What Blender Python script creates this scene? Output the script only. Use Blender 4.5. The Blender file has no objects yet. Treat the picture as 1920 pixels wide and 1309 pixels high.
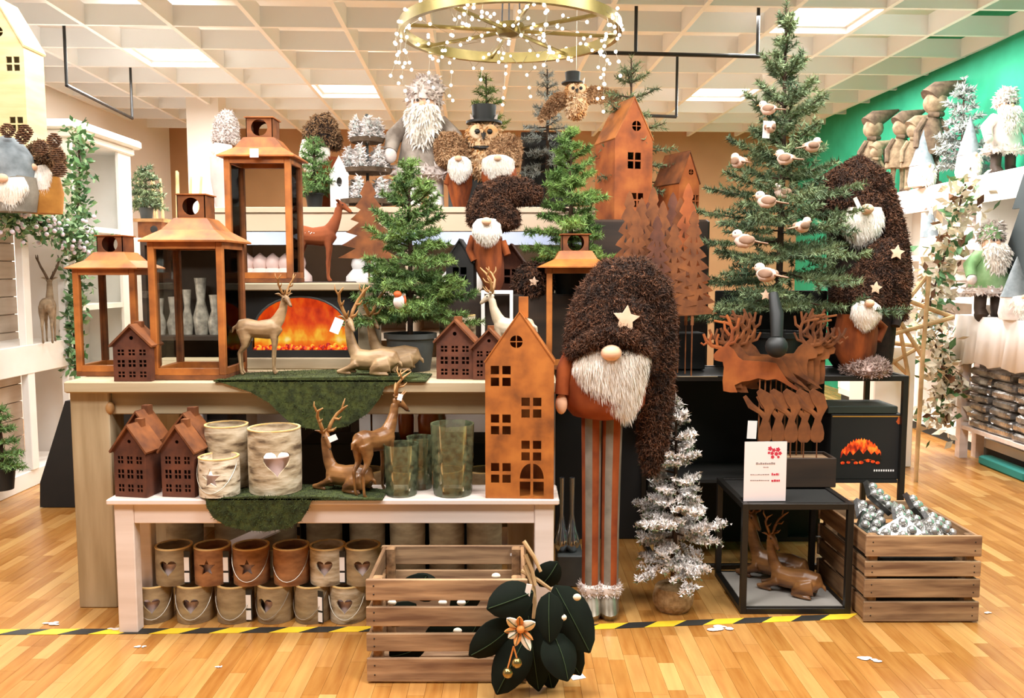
import bpy, bmesh, math, random
import numpy as np
from mathutils import Vector, Matrix, geometry, Quaternion

# ------------------------------------------------------------------ camera, light, exposure
SC = bpy.context.scene
COL = SC.collection
H, F, PITCH = 1.25, 1600.0, math.atan(0.09)
CP, SP = math.cos(PITCH), math.sin(PITCH)
cam_d = bpy.data.cameras.new('camera')
cam = bpy.data.objects.new('camera', cam_d); COL.objects.link(cam)
cam.location = (0, 0, H); cam.rotation_euler = (math.pi / 2 - PITCH, 0, 0)
cam_d.sensor_width = 36.0; cam_d.lens = 36.0 * F / 1920.0
cam_d.clip_start = 0.05; cam_d.clip_end = 60
SC.camera = cam
w = bpy.data.worlds.new('room_air'); SC.world = w; w.use_nodes = True
w.node_tree.nodes['Background'].inputs[0].default_value = (1.0, 0.98, 0.96, 1)
w.node_tree.nodes['Background'].inputs[1].default_value = 0.17
CEIL = 2.9
def area(name, loc, sx, sy, power, col=(1.0, 0.99, 0.975), rot=(0, 0, 0)):
    l = bpy.data.lights.new(name, 'AREA'); l.shape = 'RECTANGLE'; l.size = sx; l.size_y = sy
    l.energy = power; l.color = col
    o = bpy.data.objects.new(name, l); o.location = loc; o.rotation_euler = rot; COL.objects.link(o)
    return o
PANELS = [(-1.5, 1.2), (1.5, 1.2), (-1.5, 3.1), (1.5, 3.1), (0.0, 2.15), (-1.51, 8.13), (1.96, 8.18), (2.06, 5.82), (-2.62, 6.8)]
for k, (x, y) in enumerate(PANELS):
    area('ceiling_panel_light', (x, y, CEIL - 0.03), 1.15, 0.58, 68 if y < 4 else 100)
area('right_bay_light', (2.75, 6.6, CEIL - 0.03), 0.9, 2.6, 62, (1, 0.99, 0.98))
area('left_bay_light', (-2.3, 4.9, CEIL - 0.03), 0.9, 1.6, 38, (1, 0.99, 0.98))
SC.view_settings.view_transform = 'Standard'
SC.view_settings.look = 'None'
SC.view_settings.gamma = 1.0
SC.view_settings.use_curve_mapping = False
SC.view_settings.exposure = 0.05
SC.cycles.max_bounces = 7; SC.cycles.transparent_max_bounces = 16
SC.cycles.caustics_reflective = False; SC.cycles.caustics_refractive = False

# ------------------------------------------------------------------ helpers
R = random.Random(7)
NR = np.random.default_rng(7)
def at(px, py, Y):
    x = (px - 960) / F; v = -(py - 654.5) / F
    d = Vector((x, CP + v * SP, -SP + v * CP)); t = Y / d.y
    return Vector((d.x * t, Y, H + d.z * t))
def on(px, py, z):
    x = (px - 960) / F; v = -(py - 654.5) / F
    d = Vector((x, CP + v * SP, -SP + v * CP)); t = (z - H) / d.z
    return Vector((d.x * t, d.y * t, z))
def scl(p):
    return (p[1] * CP - (p[2] - H) * SP) / F
def lin(h):
    if isinstance(h, str):
        h = h.lstrip('#'); c = [int(h[i:i + 2], 16) / 255 for i in (0, 2, 4)]
    else:
        c = h
    return tuple((v / 12.92 if v <= 0.04045 else ((v + 0.055) / 1.055) ** 2.4) for v in c) + (1.0,)

class MB:
    def __init__(s):
        s.v = []; s.f = []
    def add(s, vs, fs):
        o = len(s.v); s.v.extend([tuple(q) for q in vs]); s.f.extend([tuple(i + o for i in q) for q in fs]); return s
    def box(s, c, size, rz=0, rot=None):
        hx, hy, hz = size[0] / 2, size[1] / 2, size[2] / 2
        m = rot if rot is not None else Matrix.Rotation(rz, 3, 'Z')
        vs = [Vector(c) + m @ Vector((x, y, z)) for x in (-hx, hx) for y in (-hy, hy) for z in (-hz, hz)]
        return s.add(vs, [(0, 1, 3, 2), (4, 6, 7, 5), (0, 4, 5, 1), (2, 3, 7, 6), (0, 2, 6, 4), (1, 5, 7, 3)])
    def bb(s, x0, x1, y0, y1, z0, z1):
        return s.box(((x0 + x1) / 2, (y0 + y1) / 2, (z0 + z1) / 2), (x1 - x0, y1 - y0, z1 - z0))
    def bev(s, x0, x1, y0, y1, z0, z1, b=0.004):
        # box with chamfered vertical and horizontal edges
        vs = []
        for (z, i) in ((z0, b), (z0 + b, 0), (z1 - b, 0), (z1, b)):
            e = i
            vs += [(x0 + e + b, y0 + e, z), (x1 - e - b, y0 + e, z), (x1 - e, y0 + e + b, z), (x1 - e, y1 - e - b, z),
                   (x1 - e - b, y1 - e, z), (x0 + e + b, y1 - e, z), (x0 + e, y1 - e - b, z), (x0 + e, y0 + e + b, z)]
        fs = [tuple(range(7, -1, -1)), tuple(range(24, 32))]
        for r in range(3):
            for k in range(8):
                a = r * 8 + k; c = r * 8 + (k + 1) % 8
                fs.append((a, c, c + 8, a + 8))
        return s.add(vs, fs)
    def loft(s, path, rad, n=10, cap=True):
        P = [Vector(p) for p in path]; rings = []
        ref = None
        for i, p in enumerate(P):
            t = (P[min(i + 1, len(P) - 1)] - P[max(i - 1, 0)])
            if t.length < 1e-9: t = Vector((0, 0, 1))
            t.normalize()
            if ref is None:
                ref = Vector((0, 1, 0)) if abs(t.y) < 0.9 else Vector((1, 0, 0))
            a = (ref - t * ref.dot(t))
            if a.length < 1e-6: a = t.orthogonal()
            a.normalize(); b = t.cross(a); ref = a
            r = rad[i] if not isinstance(rad, (int, float)) else rad
            ra, rb = r if isinstance(r, (tuple, list)) else (r, r)
            rings.append([p + a * (ra * math.cos(2 * math.pi * k / n)) + b * (rb * math.sin(2 * math.pi * k / n)) for k in range(n)])
        vs = [q for r in rings for q in r]; fs = []
        for i in range(len(P) - 1):
            for k in range(n):
                k2 = (k + 1) % n
                fs.append((i * n + k, i * n + k2, (i + 1) * n + k2, (i + 1) * n + k))
        if cap:
            fs.append(tuple(range(n - 1, -1, -1))); fs.append(tuple(range((len(P) - 1) * n, len(P) * n)))
        return s.add(vs, fs)
    def lathe(s, prof, n=24, c=(0, 0, 0), wob=None, closed=False):
        vs = []; fs = []
        for i, (r, z) in enumerate(prof):
            for k in range(n):
                a = 2 * math.pi * k / n
                rr = r * (wob(a, z) if wob else 1)
                vs.append((c[0] + rr * math.cos(a), c[1] + rr * math.sin(a), c[2] + z))
        m = len(prof)
        for i in range(m - 1 + (1 if closed else 0)):
            for k in range(n):
                k2 = (k + 1) % n; j = (i + 1) % m
                fs.append((i * n + k, i * n + k2, j * n + k2, j * n + k))
        if not closed:
            if prof[0][0] > 1e-6: fs.append(tuple(range(n - 1, -1, -1)))
            if prof[-1][0] > 1e-6: fs.append(tuple(range((m - 1) * n, m * n)))
        return s.add(vs, fs)
    def ell(s, c, r, n=14, m=8, rot=None):
        if isinstance(r, (int, float)): r = (r, r, r)
        vs = []; fs = []
        for i in range(m + 1):
            t = math.pi * i / m
            for k in range(n):
                a = 2 * math.pi * k / n
                q = Vector((r[0] * math.sin(t) * math.cos(a), r[1] * math.sin(t) * math.sin(a), -r[2] * math.cos(t)))
                if rot is not None: q = rot @ q
                vs.append(Vector(c) + q)
        for i in range(m):
            for k in range(n):
                k2 = (k + 1) % n
                fs.append((i * n + k, i * n + k2, (i + 1) * n + k2, (i + 1) * n + k))
        return s.add(vs, fs)
    def plate(s, outer, holes=(), th=0.01, fn=None, extra=()):
        """flat plate in xz (front at y=0, back at y=th) with real holes; fn maps (x, depth, z) on to a curved surface"""
        V = []; E = []
        loops = [list(outer)] + [list(h) for h in holes]
        for lp in loops:
            o = len(V); V += [Vector((p[0], p[1])) for p in lp]
            E += [(o + i, o + (i + 1) % len(lp)) for i in range(len(lp))]
        V += [Vector(p) for p in extra]
        vo, eo, fo, *_ = geometry.delaunay_2d_cdt(V, E, [], 0, 1e-6)
        def inside(p, lp):
            c = False; j = len(lp) - 1
            for i in range(len(lp)):
                xi, yi = lp[i]; xj, yj = lp[j]
                if (yi > p[1]) != (yj > p[1]) and p[0] < (xj - xi) * (p[1] - yi) / (yj - yi) + xi: c = not c
                j = i
            return c
        keep = []
        for f in fo:
            c = (sum(vo[i][0] for i in f) / len(f), sum(vo[i][1] for i in f) / len(f))
            if inside(c, loops[0]) and not any(inside(c, h) for h in loops[1:]): keep.append(tuple(f))
        cnt = {}
        for f in keep:
            for i in range(len(f)):
                a, b = f[i], f[(i + 1) % len(f)]
                cnt[(a, b)] = cnt.get((a, b), 0) + 1
        fn = fn or (lambda x, d, z: (x, d, z))
        n = len(vo)
        vs = [fn(p[0], 0, p[1]) for p in vo] + [fn(p[0], th, p[1]) for p in vo]
        fs = list(keep) + [tuple(i + n for i in reversed(f)) for f in keep]
        for (a, b) in cnt:
            if (b, a) not in cnt: fs.append((b, a, a + n, b + n))
        return s.add(vs, fs)
    def xf(s, m):
        s.v = [tuple(m @ Vector(q)) for q in s.v]; return s
    def mesh(s, name, scale=1.0):
        me = bpy.data.meshes.new(name)
        v = s.v if scale == 1.0 else [(a * scale, b * scale, c * scale) for a, b, c in s.v]
        me.from_pydata(v, [], s.f); me.update()
        return me
    def build(s, name, mat, parent=None, smooth=False, scale=1.0, fix=False):
        me = s.mesh(name, scale)
        if fix:
            bm = bmesh.new(); bm.from_mesh(me); bmesh.ops.recalc_face_normals(bm, faces=bm.faces); bm.to_mesh(me); bm.free()
        if smooth:
            me.shade_smooth(); me.set_sharp_from_angle(angle=0.75)
        me.materials.append(mat)
        return link(name, me, parent)

def link(name, me, parent=None):
    o = bpy.data.objects.new(name, me); COL.objects.link(o)
    if parent is not None: o.parent = parent
    return o
def tag(o, label, cat, group=None, kind=None):
    o['label'] = label
    if cat: o['category'] = cat
    if group: o['group'] = group
    if kind: o['kind'] = kind
    return o
def thing(name, label, cat, loc=(0, 0, 0), rz=0, group=None):
    o = bpy.data.objects.new(name, None); COL.objects.link(o); o.empty_display_size = 0.05
    o.location = loc; o.rotation_euler = (0, 0, rz)
    return tag(o, label, cat, group)
def struct(o):
    o['kind'] = 'structure'; return o
def kids(o):
    return [c for c in o.children]
def dup(root, loc, rz=None, label=None, scale=None):
    def cp(o, par):
        c = o.copy(); COL.objects.link(c)
        if par is not None: c.parent = par
        for ch in kids(o): cp(ch, c)
        return c
    c = cp(root, None); c.location = loc
    if rz is not None: c.rotation_euler = (0, 0, rz)
    if scale is not None: c.scale = scale if isinstance(scale, (tuple, list)) else (scale,) * 3
    if label: c['label'] = label
    return c

def tris_mesh(name, T, mat, parent=None, kind='stuff'):
    """T: (n,3,3) array of triangles -> one mesh object"""
    n = len(T); me = bpy.data.meshes.new(name)
    me.vertices.add(n * 3); me.vertices.foreach_set('co', np.ascontiguousarray(T, dtype=np.float32).ravel())
    me.loops.add(n * 3); me.loops.foreach_set('vertex_index', np.arange(n * 3, dtype=np.int32))
    me.polygons.add(n); me.polygons.foreach_set('loop_start', np.arange(0, n * 3, 3, dtype=np.int32))
    me.update(); me.validate()
    me.materials.append(mat)
    o = link(name, me, parent)
    if kind: o['kind'] = kind
    return o
def unit(a):
    return a / np.maximum(np.linalg.norm(a, axis=-1, keepdims=True), 1e-9)
def sample(mb, n, rng, keep=None):
    V = np.array(mb.v); tri = []
    for f in mb.f:
        for k in range(1, len(f) - 1): tri.append((f[0], f[k], f[k + 1]))
    tri = np.array(tri); A, B, C = V[tri[:, 0]], V[tri[:, 1]], V[tri[:, 2]]
    N = np.cross(B - A, C - A); ar = np.linalg.norm(N, axis=1)
    idx = rng.choice(len(tri), n, p=ar / ar.sum())
    u = rng.random((n, 1)); v = rng.random((n, 1)); fl = (u + v) > 1
    u = np.where(fl, 1 - u, u); v = np.where(fl, 1 - v, v)
    P = A[idx] + u * (B[idx] - A[idx]) + v * (C[idx] - A[idx]); Nn = unit(N[idx])
    return P, Nn
def fur(mb, n, length, width, mat, parent, seed=1, lay=(0, 0, -0.4), messy=0.6, scale=1.0, name='fur', curl=0.0):
    rng = np.random.default_rng(seed)
    P, N = sample(mb, n, rng)
    c = np.array(mb.v).mean(axis=0)
    N = np.where((((P - c) * N).sum(1) < 0)[:, None], -N, N) if False else N
    L = length * (0.6 + 0.8 * rng.random((n, 1)))
    D = unit(N + np.array(lay) + messy * rng.normal(size=(n, 3)))
    D2 = unit(D + np.array(lay) * 0.8 + curl * rng.normal(size=(n, 3)))
    S = unit(np.cross(D, rng.normal(size=(n, 3)))) * width / 2
    a = P - S; b = P + S; m1 = P + D * L * 0.5; c1 = m1 - S * 0.8; d1 = m1 + S * 0.8; t = m1 + D2 * L * 0.5
    T = np.concatenate([np.stack([a, b, d1], 1), np.stack([a, d1, c1], 1), np.stack([c1, d1, t], 1)]) * scale
    return tris_mesh(name, T, mat, parent)

# ------------------------------------------------------------------ materials
def M(name, c, c2=None, scale=8.0, rough=0.7, metal=0.0, bump=0.0, stretch=(1, 1, 1), detail=4.0, island=0.0, objr=0.0,
      emit=0.0, lo=0.35, hi=0.65, spec=0.5, c3=None, sheen=0.0, trans=0.0):
    m = bpy.data.materials.new(name); m.use_nodes = True
    nt = m.node_tree; b = nt.nodes['Principled BSDF']
    b.inputs['Roughness'].default_value = rough; b.inputs['Metallic'].default_value = metal
    b.inputs['Specular IOR Level'].default_value = spec
    if sheen: b.inputs['Sheen Weight'].default_value = sheen
    if trans: b.inputs['Transmission Weight'].default_value = trans
    col = None
    b.inputs['Base Color'].default_value = lin(c)
    if c2 is not None or bump:
        tc = nt.nodes.new('ShaderNodeTexCoord'); mp = nt.nodes.new('ShaderNodeMapping'); nz = nt.nodes.new('ShaderNodeTexNoise')
        mp.inputs['Scale'].default_value = stretch; nz.inputs['Scale'].default_value = scale; nz.inputs['Detail'].default_value = detail
        nt.links.new(tc.outputs['Object'], mp.inputs[0]); nt.links.new(mp.outputs[0], nz.inputs[0])
        if c2 is not None:
            rp = nt.nodes.new('ShaderNodeValToRGB')
            rp.color_ramp.elements[0].position = lo; rp.color_ramp.elements[0].color = lin(c)
            rp.color_ramp.elements[1].position = hi; rp.color_ramp.elements[1].color = lin(c2)
            if c3 is not None:
                e = rp.color_ramp.elements.new((lo + hi) / 2); e.color = lin(c3)
            nt.links.new(nz.outputs[0], rp.inputs[0]); col = rp.outputs[0]
        if bump:
            bp = nt.nodes.new('ShaderNodeBump'); bp.inputs['Strength'].default_value = bump; bp.inputs['Distance'].default_value = 0.01
            nt.links.new(nz.outputs[0], bp.inputs['Height']); nt.links.new(bp.outputs[0], b.inputs['Normal'])
    if island or objr:
        hs = nt.nodes.new('ShaderNodeHueSaturation'); ma = nt.nodes.new('ShaderNodeMapRange')
        if island:
            g = nt.nodes.new('ShaderNodeNewGeometry'); src = g.outputs['Random Per Island']; amt = island
        else:
            g = nt.nodes.new('ShaderNodeObjectInfo'); src = g.outputs['Random']; amt = objr
        ma.inputs['To Min'].default_value = 1 - amt; ma.inputs['To Max'].default_value = 1 + amt
        nt.links.new(src, ma.inputs['Value']); nt.links.new(ma.outputs[0], hs.inputs['Value'])
        if col is not None: nt.links.new(col, hs.inputs['Color'])
        else: hs.inputs['Color'].default_value = lin(c)
        col = hs.outputs[0]
    if col is not None:
        nt.links.new(col, b.inputs['Base Color'])
    if emit:
        b.inputs['Emission Strength'].default_value = emit
        if col is not None: nt.links.new(col, b.inputs['Emission Color'])
        else: b.inputs['Emission Color'].default_value = lin(c)
    return m
def glass_mat(name, tint=(1, 1, 1), refl=0.12, rough=0.02):
    m = bpy.data.materials.new(name); m.use_nodes = True; nt = m.node_tree; nt.nodes.clear()
    o = nt.nodes.new('ShaderNodeOutputMaterial'); mx = nt.nodes.new('ShaderNodeMixShader'); tr = nt.nodes.new('ShaderNodeBsdfTransparent')
    gl = nt.nodes.new('ShaderNodeBsdfGlossy'); gl.inputs['Roughness'].default_value = rough
    lw = nt.nodes.new('ShaderNodeLayerWeight'); lw.inputs[0].default_value = refl
    tr.inputs[0].default_value = (*tint, 1)
    nt.links.new(lw.outputs['Fresnel'], mx.inputs[0]); nt.links.new(tr.outputs[0], mx.inputs[1]); nt.links.new(gl.outputs[0], mx.inputs[2])
    nt.links.new(mx.outputs[0], o.inputs[0]); return m

mt = {}
mt['rust'] = M('rusted steel', '#ad6026', '#743813', 9, 0.75, 0.0, 0.15, detail=8, c3='#974c1a')
mt['rust2'] = M('dark rusted steel', '#6a3a24', '#442214', 14, 0.8, 0.0, 0.2, detail=8)
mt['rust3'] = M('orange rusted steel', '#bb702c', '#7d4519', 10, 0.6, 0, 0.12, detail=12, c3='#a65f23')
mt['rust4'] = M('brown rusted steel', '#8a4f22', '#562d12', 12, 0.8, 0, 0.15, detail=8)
mt['rustdark'] = M('rust inside', '#4a2412', '#2c140a', 12, 0.85)
mt['glass'] = glass_mat('lantern glass', (0.95, 0.96, 0.95), 0.06)
def vase_mat():
    m = glass_mat('green ribbed glass', (0.95, 0.975, 0.93), 0.4, 0.08); nt = m.node_tree
    o = [n for n in nt.nodes if n.type == 'OUTPUT_MATERIAL'][0]; mix = o.inputs[0].links[0].from_node
    df = nt.nodes.new('ShaderNodeBsdfTranslucent'); df.inputs[0].default_value = lin('#cfdcae'); d2 = nt.nodes.new('ShaderNodeBsdfDiffuse'); d2.inputs[0].default_value = lin('#b7c598')
    ad = nt.nodes.new('ShaderNodeMixShader'); ad.inputs[0].default_value = 0.5; nt.links.new(df.outputs[0], ad.inputs[1]); nt.links.new(d2.outputs[0], ad.inputs[2])
    nz = nt.nodes.new('ShaderNodeTexNoise'); nz.inputs['Scale'].default_value = 55; tc = nt.nodes.new('ShaderNodeTexCoord'); nt.links.new(tc.outputs['Object'], nz.inputs[0])
    mr = nt.nodes.new('ShaderNodeMapRange'); mr.inputs['From Min'].default_value = 0.4; mr.inputs['From Max'].default_value = 0.7; mr.inputs['To Min'].default_value = 0.03; mr.inputs['To Max'].default_value = 0.24
    nt.links.new(nz.outputs[0], mr.inputs['Value']); m2 = nt.nodes.new('ShaderNodeMixShader'); nt.links.new(mr.outputs[0], m2.inputs[0]); nt.links.new(mix.outputs[0], m2.inputs[1]); nt.links.new(ad.outputs[0], m2.inputs[2]); nt.links.new(m2.outputs[0], o.inputs[0])
    return m
mt['vase'] = vase_mat()
mt['tablewood'] = M('weathered pine', '#c8b596', '#a8946f', 3.0, 0.7, 0, 0.06, stretch=(0.25, 4, 4), detail=6)
mt['postwood'] = M('weathered pine post', '#c3ae8b', '#a08a66', 3.0, 0.7, 0, 0.06, stretch=(5, 5, 0.5), detail=6)
mt['benchwood'] = M('whitewashed pine', '#ecdcd2', '#dccabd', 4.0, 0.55, 0, 0.04, stretch=(0.4, 5, 5), detail=5)
mt['cratewood'] = M('raw crate wood', '#b3916c', '#71523a', 7.0, 0.85, 0, 0.15, stretch=(0.5, 4, 6), detail=8, objr=0.15)
mt['crateside'] = M('crate end wood', '#a07a54', '#694a2e', 7.0, 0.85, 0, 0.15, stretch=(5, 0.5, 6), detail=8, objr=0.15)
mt['moss'] = M('moss mat', '#434c1e', '#262e10', 40, 0.95, 0, 0.6, detail=6, c3='#363f18')
mt['mossblade'] = M('moss blades', '#4a5420', '#272f10', 30, 0.95, island=0.45)
mt['birch'] = M('birch bark', '#cdbda2', '#5d4a35', 9.0, 0.85, 0, 0.5, stretch=(1.2, 1.2, 4), detail=10, lo=0.4, hi=0.68, c3='#ab9778')
mt['birchwhite'] = M('pale birch bark', '#e2d6c0', '#5e4630', 16.0, 0.85, 0, 0.4, stretch=(1, 1, 3.5), detail=8, lo=0.45, hi=0.66, c3='#cbbba0')
mt['bark'] = M('smooth bark', '#ab946f', '#7b6344', 7.0, 0.85, 0, 0.35, stretch=(1.5, 1.5, 4), detail=8, objr=0.18)
mt['barkred'] = M('reddish bark', '#a87448', '#714728', 8.0, 0.85, 0, 0.35, stretch=(1.5, 1.5, 4), detail=8, objr=0.12)
mt['rim'] = M('cut wood rim', '#e8c88a', '#cfa763', 20, 0.7)
mt['wire'] = M('handle wire', '#b8b0a2', rough=0.35, metal=0.8)
mt['black'] = M('black metal', '#16130f', rough=0.45)
mt['blackmat'] = M('black board', '#1a1713', '#12100d', 4, 0.75)
mt['darkwood'] = M('dark wood', '#3a281a', '#23170e', 4, 0.7, stretch=(0.5, 4, 4))
mt['needle'] = M('fir needles', '#8aa955', '#46692f', 9, 0.7, island=0.4)
mt['needle2'] = M('deep fir needles', '#7f9c50', '#38592b', 9, 0.7, island=0.45)
mt['needle3'] = M('grey green fir needles', '#7f8f63', '#455a3f', 9, 0.75, island=0.4)
mt['needle4'] = M('bright fir needles', '#7fa05c', '#4a7038', 9, 0.7, island=0.35)
mt['snowneedle'] = M('flocked needles', '#e4dcd8', '#8f8a82', 14, 0.9, island=0.25, lo=0.5, hi=0.75)
mt['frost'] = M('frosted grey needles', '#aeb2ac', '#8b918d', 14, 0.9, island=0.25)
mt['trunk'] = M('trunk bark', '#4a3320', '#2b1c10', 20, 0.9, 0, 0.3)
mt['potgrey'] = M('grey plant pot', '#525553', '#3c4040', 6, 0.6)
mt['potblack'] = M('black plant pot', '#1c1e1d', rough=0.55)
mt['burlap'] = M('burlap', '#b09068', '#8a6c47', 60, 0.95, 0, 0.4)
mt['fur'] = M('brown curly fur', '#6b4630', '#2c1a10', 26, 0.95, island=0.6)
mt['furskin'] = M('brown fur base', '#2f1d12', '#170d07', 30, 0.95, 0, 0.5)
mt['furlight'] = M('tan curly fur', '#a98560', '#5c4028', 18, 0.95, island=0.4)
mt['beard'] = M('white beard', '#fffaf3', '#efe6da', 10, 0.9, island=0.12)
mt['felt'] = M('rust felt', '#a5521f', '#7a3410', 8, 0.95, 0, 0.1)
mt['feltcreased'] = M('creased rust felt', '#a3521f', '#5e2a0e', 7, 0.95, 0, 0.5, stretch=(3, 3, 0.8))
mt['tanfur'] = M('pale tan fur', '#d3ad84', '#9c7450', 18, 0.95, island=0.3)
mt['greyfur'] = M('grey brown fur', '#9a8f84', '#6a5f55', 14, 0.95, island=0.3)
mt['stalefluff'] = M('pinkish brown fluff', '#b9a096', '#8c7468', 20, 0.95, island=0.2)
mt['feltgold'] = M('golden felt', '#c58a3c', '#9a6422', 8, 0.9)
mt['feltgrey'] = M('grey felt', '#8d8577', '#6f685c', 12, 0.95)
mt['nose'] = M('nose fabric', '#eebd9a', rough=0.8)
mt['star'] = M('pale wooden star', '#f0cfb4', '#dfb592', 12, 0.6)
mt['silver'] = M('silver boot', '#c9c0b0', '#8f8676', 10, 0.3, metal=0.7)
mt['whitefur'] = M('white fluff', '#e6dcd6', '#cbbdb6', 20, 0.95, island=0.1)
mt['deer'] = M('carved tan resin', '#b0916a', '#6f5130', 7, 0.5, 0, 0.2, stretch=(1, 3, 3), detail=6)
mt['deer2'] = M('glossy brown resin', '#97693c', '#4c2c14', 7, 0.35, 0, 0.2, stretch=(1, 3, 3), detail=6)
mt['deer3'] = M('pale resin', '#d9cdb8', '#a88f6c', 5, 0.6)
mt['fawn'] = M('fawn brown coat', '#9a4f22', '#6b3012', 5, 0.85)
mt['antler'] = M('antler tan', '#c1935c', '#94683a', 8, 0.5)
mt['white'] = M('white paint', '#f2eeea', rough=0.5)
mt['whitewood'] = M('white shelf paint', '#f4f0ea', '#e9e3da', 3, 0.5)
mt['shiplap'] = M('pale shiplap', '#d6c4b2', '#c6b19d', 4, 0.7, stretch=(3, 0.6, 6), objr=0.06)
mt['paper'] = M('white tag paper', '#f6f1ee', rough=0.6)
mt['card'] = M('pale pink card', '#f7e6e4', rough=0.5)
mt['red'] = M('red print', '#c8324a', rough=0.5)
mt['greyprint'] = M('grey print', '#9b8f8c', rough=0.6)
mt['cream'] = M('cream ceiling paint', '#eef0f0', rough=0.8)
mt['creamlight'] = M('upper ceiling paint', '#f2f4f4', rough=0.8)
mt['green'] = M('green wall paint', '#1c9a72', '#28a67d', 5, 0.75, 0, 0.05)
mt['tan'] = M('tan back wall paint', '#b98d63', '#a97d55', 1.2, 0.8)
mt['wallwhite'] = M('white wall', '#efe6dc', rough=0.8)
mt['panel'] = M('ceiling light diffuser', '#fffaf0', emit=5.0)
mt['bulb'] = M('warm bulb', '#fff4dc', emit=14.0)
mt['gold'] = M('brass ring', '#9a8a52', '#7b6c3c', 8, 0.35, metal=0.6)
mt['chrome'] = M('chrome glass', '#b8bcc0', rough=0.12, metal=0.9)
mt['leafvelvet'] = M('dark velvet leaf', '#0d170a', '#050904', 7, 0.85, 0, 0.2, spec=0.2)
mt['leafedge'] = M('leaf rib', '#2d4020', rough=0.8)
mt['petal'] = M('cream petal', '#f3ead8', '#e6d5b8', 9, 0.7)
mt['petalorange'] = M('orange petal', '#e69a52', '#d27f35', 9, 0.6)
mt['brass'] = M('brass bell', '#a08a55', rough=0.25, metal=0.9)
mt['twig'] = M('pale twig', '#c8a678', '#9c7b50', 10, 0.8)
mt['yellow'] = M('yellow tape', '#ecc62f', '#d9b223', 9, 0.6)
mt['tapeblack'] = M('black tape', '#2c2a26', '#1e1c19', 9, 0.6)
mt['fabricgrey'] = M('grey knit', '#8d9599', '#70797d', 20, 0.95)
mt['linen'] = M('burlap doll cloth', '#9a8468', '#75614a', 25, 0.95, 0, 0.2)
mt['linendark'] = M('brown doll cloth', '#6f5b47', '#4f3e2f', 25, 0.95)
mt['skin'] = M('doll face', '#eec3a4', rough=0.7)
mt['plywood'] = M('pale plywood', '#ecd9a8', '#dcc48c', 3, 0.6, stretch=(1, 1, 6))
mt['foil'] = M('silver foil wrap', '#d4d2d0', '#77726e', 16, 0.2, metal=0.8, bump=0.6)
mt['bagblack'] = M('dark glossy bag', '#2b2a28', '#4c4a46', 7, 0.25)
mt['bauble'] = M('silver bauble', '#dcdad6', rough=0.18, metal=0.75)
mt['cloth'] = M('white cloth', '#f6f2f0', rough=0.85)
mt['leaf'] = M('garland leaf', '#5f8a55', '#3b6338', 9, 0.7, island=0.3)
mt['leaflight'] = M('pale garland leaf', '#9dbb8c', '#6d9560', 9, 0.7, island=0.3)
mt['snowleaf'] = M('snowy garland leaf', '#e9e2cf', '#cbbd9e', 9, 0.8, island=0.15)
mt['pine'] = M('pine cone', '#7d5638', '#4f3320', 18, 0.8, island=0.3)
mt['pinkbird'] = M('pinkish bird plumage', '#ecd6c8', '#d3ab98', 14, 0.85)
mt['birdback'] = M('brown bird back', '#a8866f', '#7b5c48', 14, 0.85)
mt['owl'] = M('owl plumage', '#e8cba0', '#8a5a2c', 22, 0.9, lo=0.42, hi=0.6)
mt['owlface'] = M('owl face', '#f3dfc0', '#e0a868', 14, 0.9)
mt['blue'] = M('blue picture', '#a9dbe6', '#7cc0cc', 3, 0.6)
mt['bluestripe'] = M('blue white shelf strip', '#b9c6e4', '#dfe3ee', 3, 0.6)
mt['pinkthing'] = M('pink ceramic', '#e7c4bd', '#f1dcd4', 8, 0.5)
mt['orangething'] = M('orange ceramic', '#d5642a', '#b44a1a', 8, 0.6)
mt['beige'] = M('beige board', '#d9c2a8', '#cdb498', 2, 0.7, stretch=(0.4, 3, 3))
mt['grout'] = M('floor underlay', '#a06c34', rough=0.8)
mt['teal'] = M('teal box', '#1e7f78', rough=0.6)
mt['darkgreen'] = M('dark grey green board', '#3c4446', rough=0.8)
mt['stone'] = M('limed fireplace wood', '#a8977c', '#8a7a60', 5, 0.75, 0, 0.1, stretch=(0.5, 4, 4))
mt['amber'] = M('amber glass', '#b35e12', '#7d3c08', 6, 0.25)
mt['oak'] = M('gold line', '#b98a3e', rough=0.4, metal=0.3)
# floor strips: every strip its own tone
def floor_mat():
    m = M('oak strip', '#c0914f', '#8a5422', 5.0, 0.26, 0, 0.02, stretch=(9, 0.9, 1), detail=8, lo=0.32, hi=0.72)
    nt = m.node_tree; b = nt.nodes['Principled BSDF']; src = b.inputs['Base Color'].links[0].from_socket
    oi = nt.nodes.new('ShaderNodeObjectInfo'); g = nt.nodes.new('ShaderNodeNewGeometry')
    ad = nt.nodes.new('ShaderNodeMath'); ad.operation = 'ADD'; fr = nt.nodes.new('ShaderNodeMath'); fr.operation = 'FRACT'
    nt.links.new(oi.outputs['Random'], ad.inputs[0]); nt.links.new(g.outputs['Random Per Island'], ad.inputs[1]); nt.links.new(ad.outputs[0], fr.inputs[0])
    rp = nt.nodes.new('ShaderNodeValToRGB'); e = rp.color_ramp.elements
    e[0].position = 0; e[0].color = lin('#8f571f'); e[1].position = 1; e[1].color = lin('#cfa566')
    x = e.new(0.35); x.color = lin('#a66d31'); x = e.new(0.7); x.color = lin('#b9844a')
    nt.links.new(fr.outputs[0], rp.inputs[0])
    mx = nt.nodes.new('ShaderNodeMix'); mx.data_type = 'RGBA'; mx.inputs[0].default_value = 0.6
    nt.links.new(src, mx.inputs[6]); nt.links.new(rp.outputs[0], mx.inputs[7]); nt.links.new(mx.outputs[2], b.inputs['Base Color'])
    return m
mt['floor'] = floor_mat()
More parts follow.
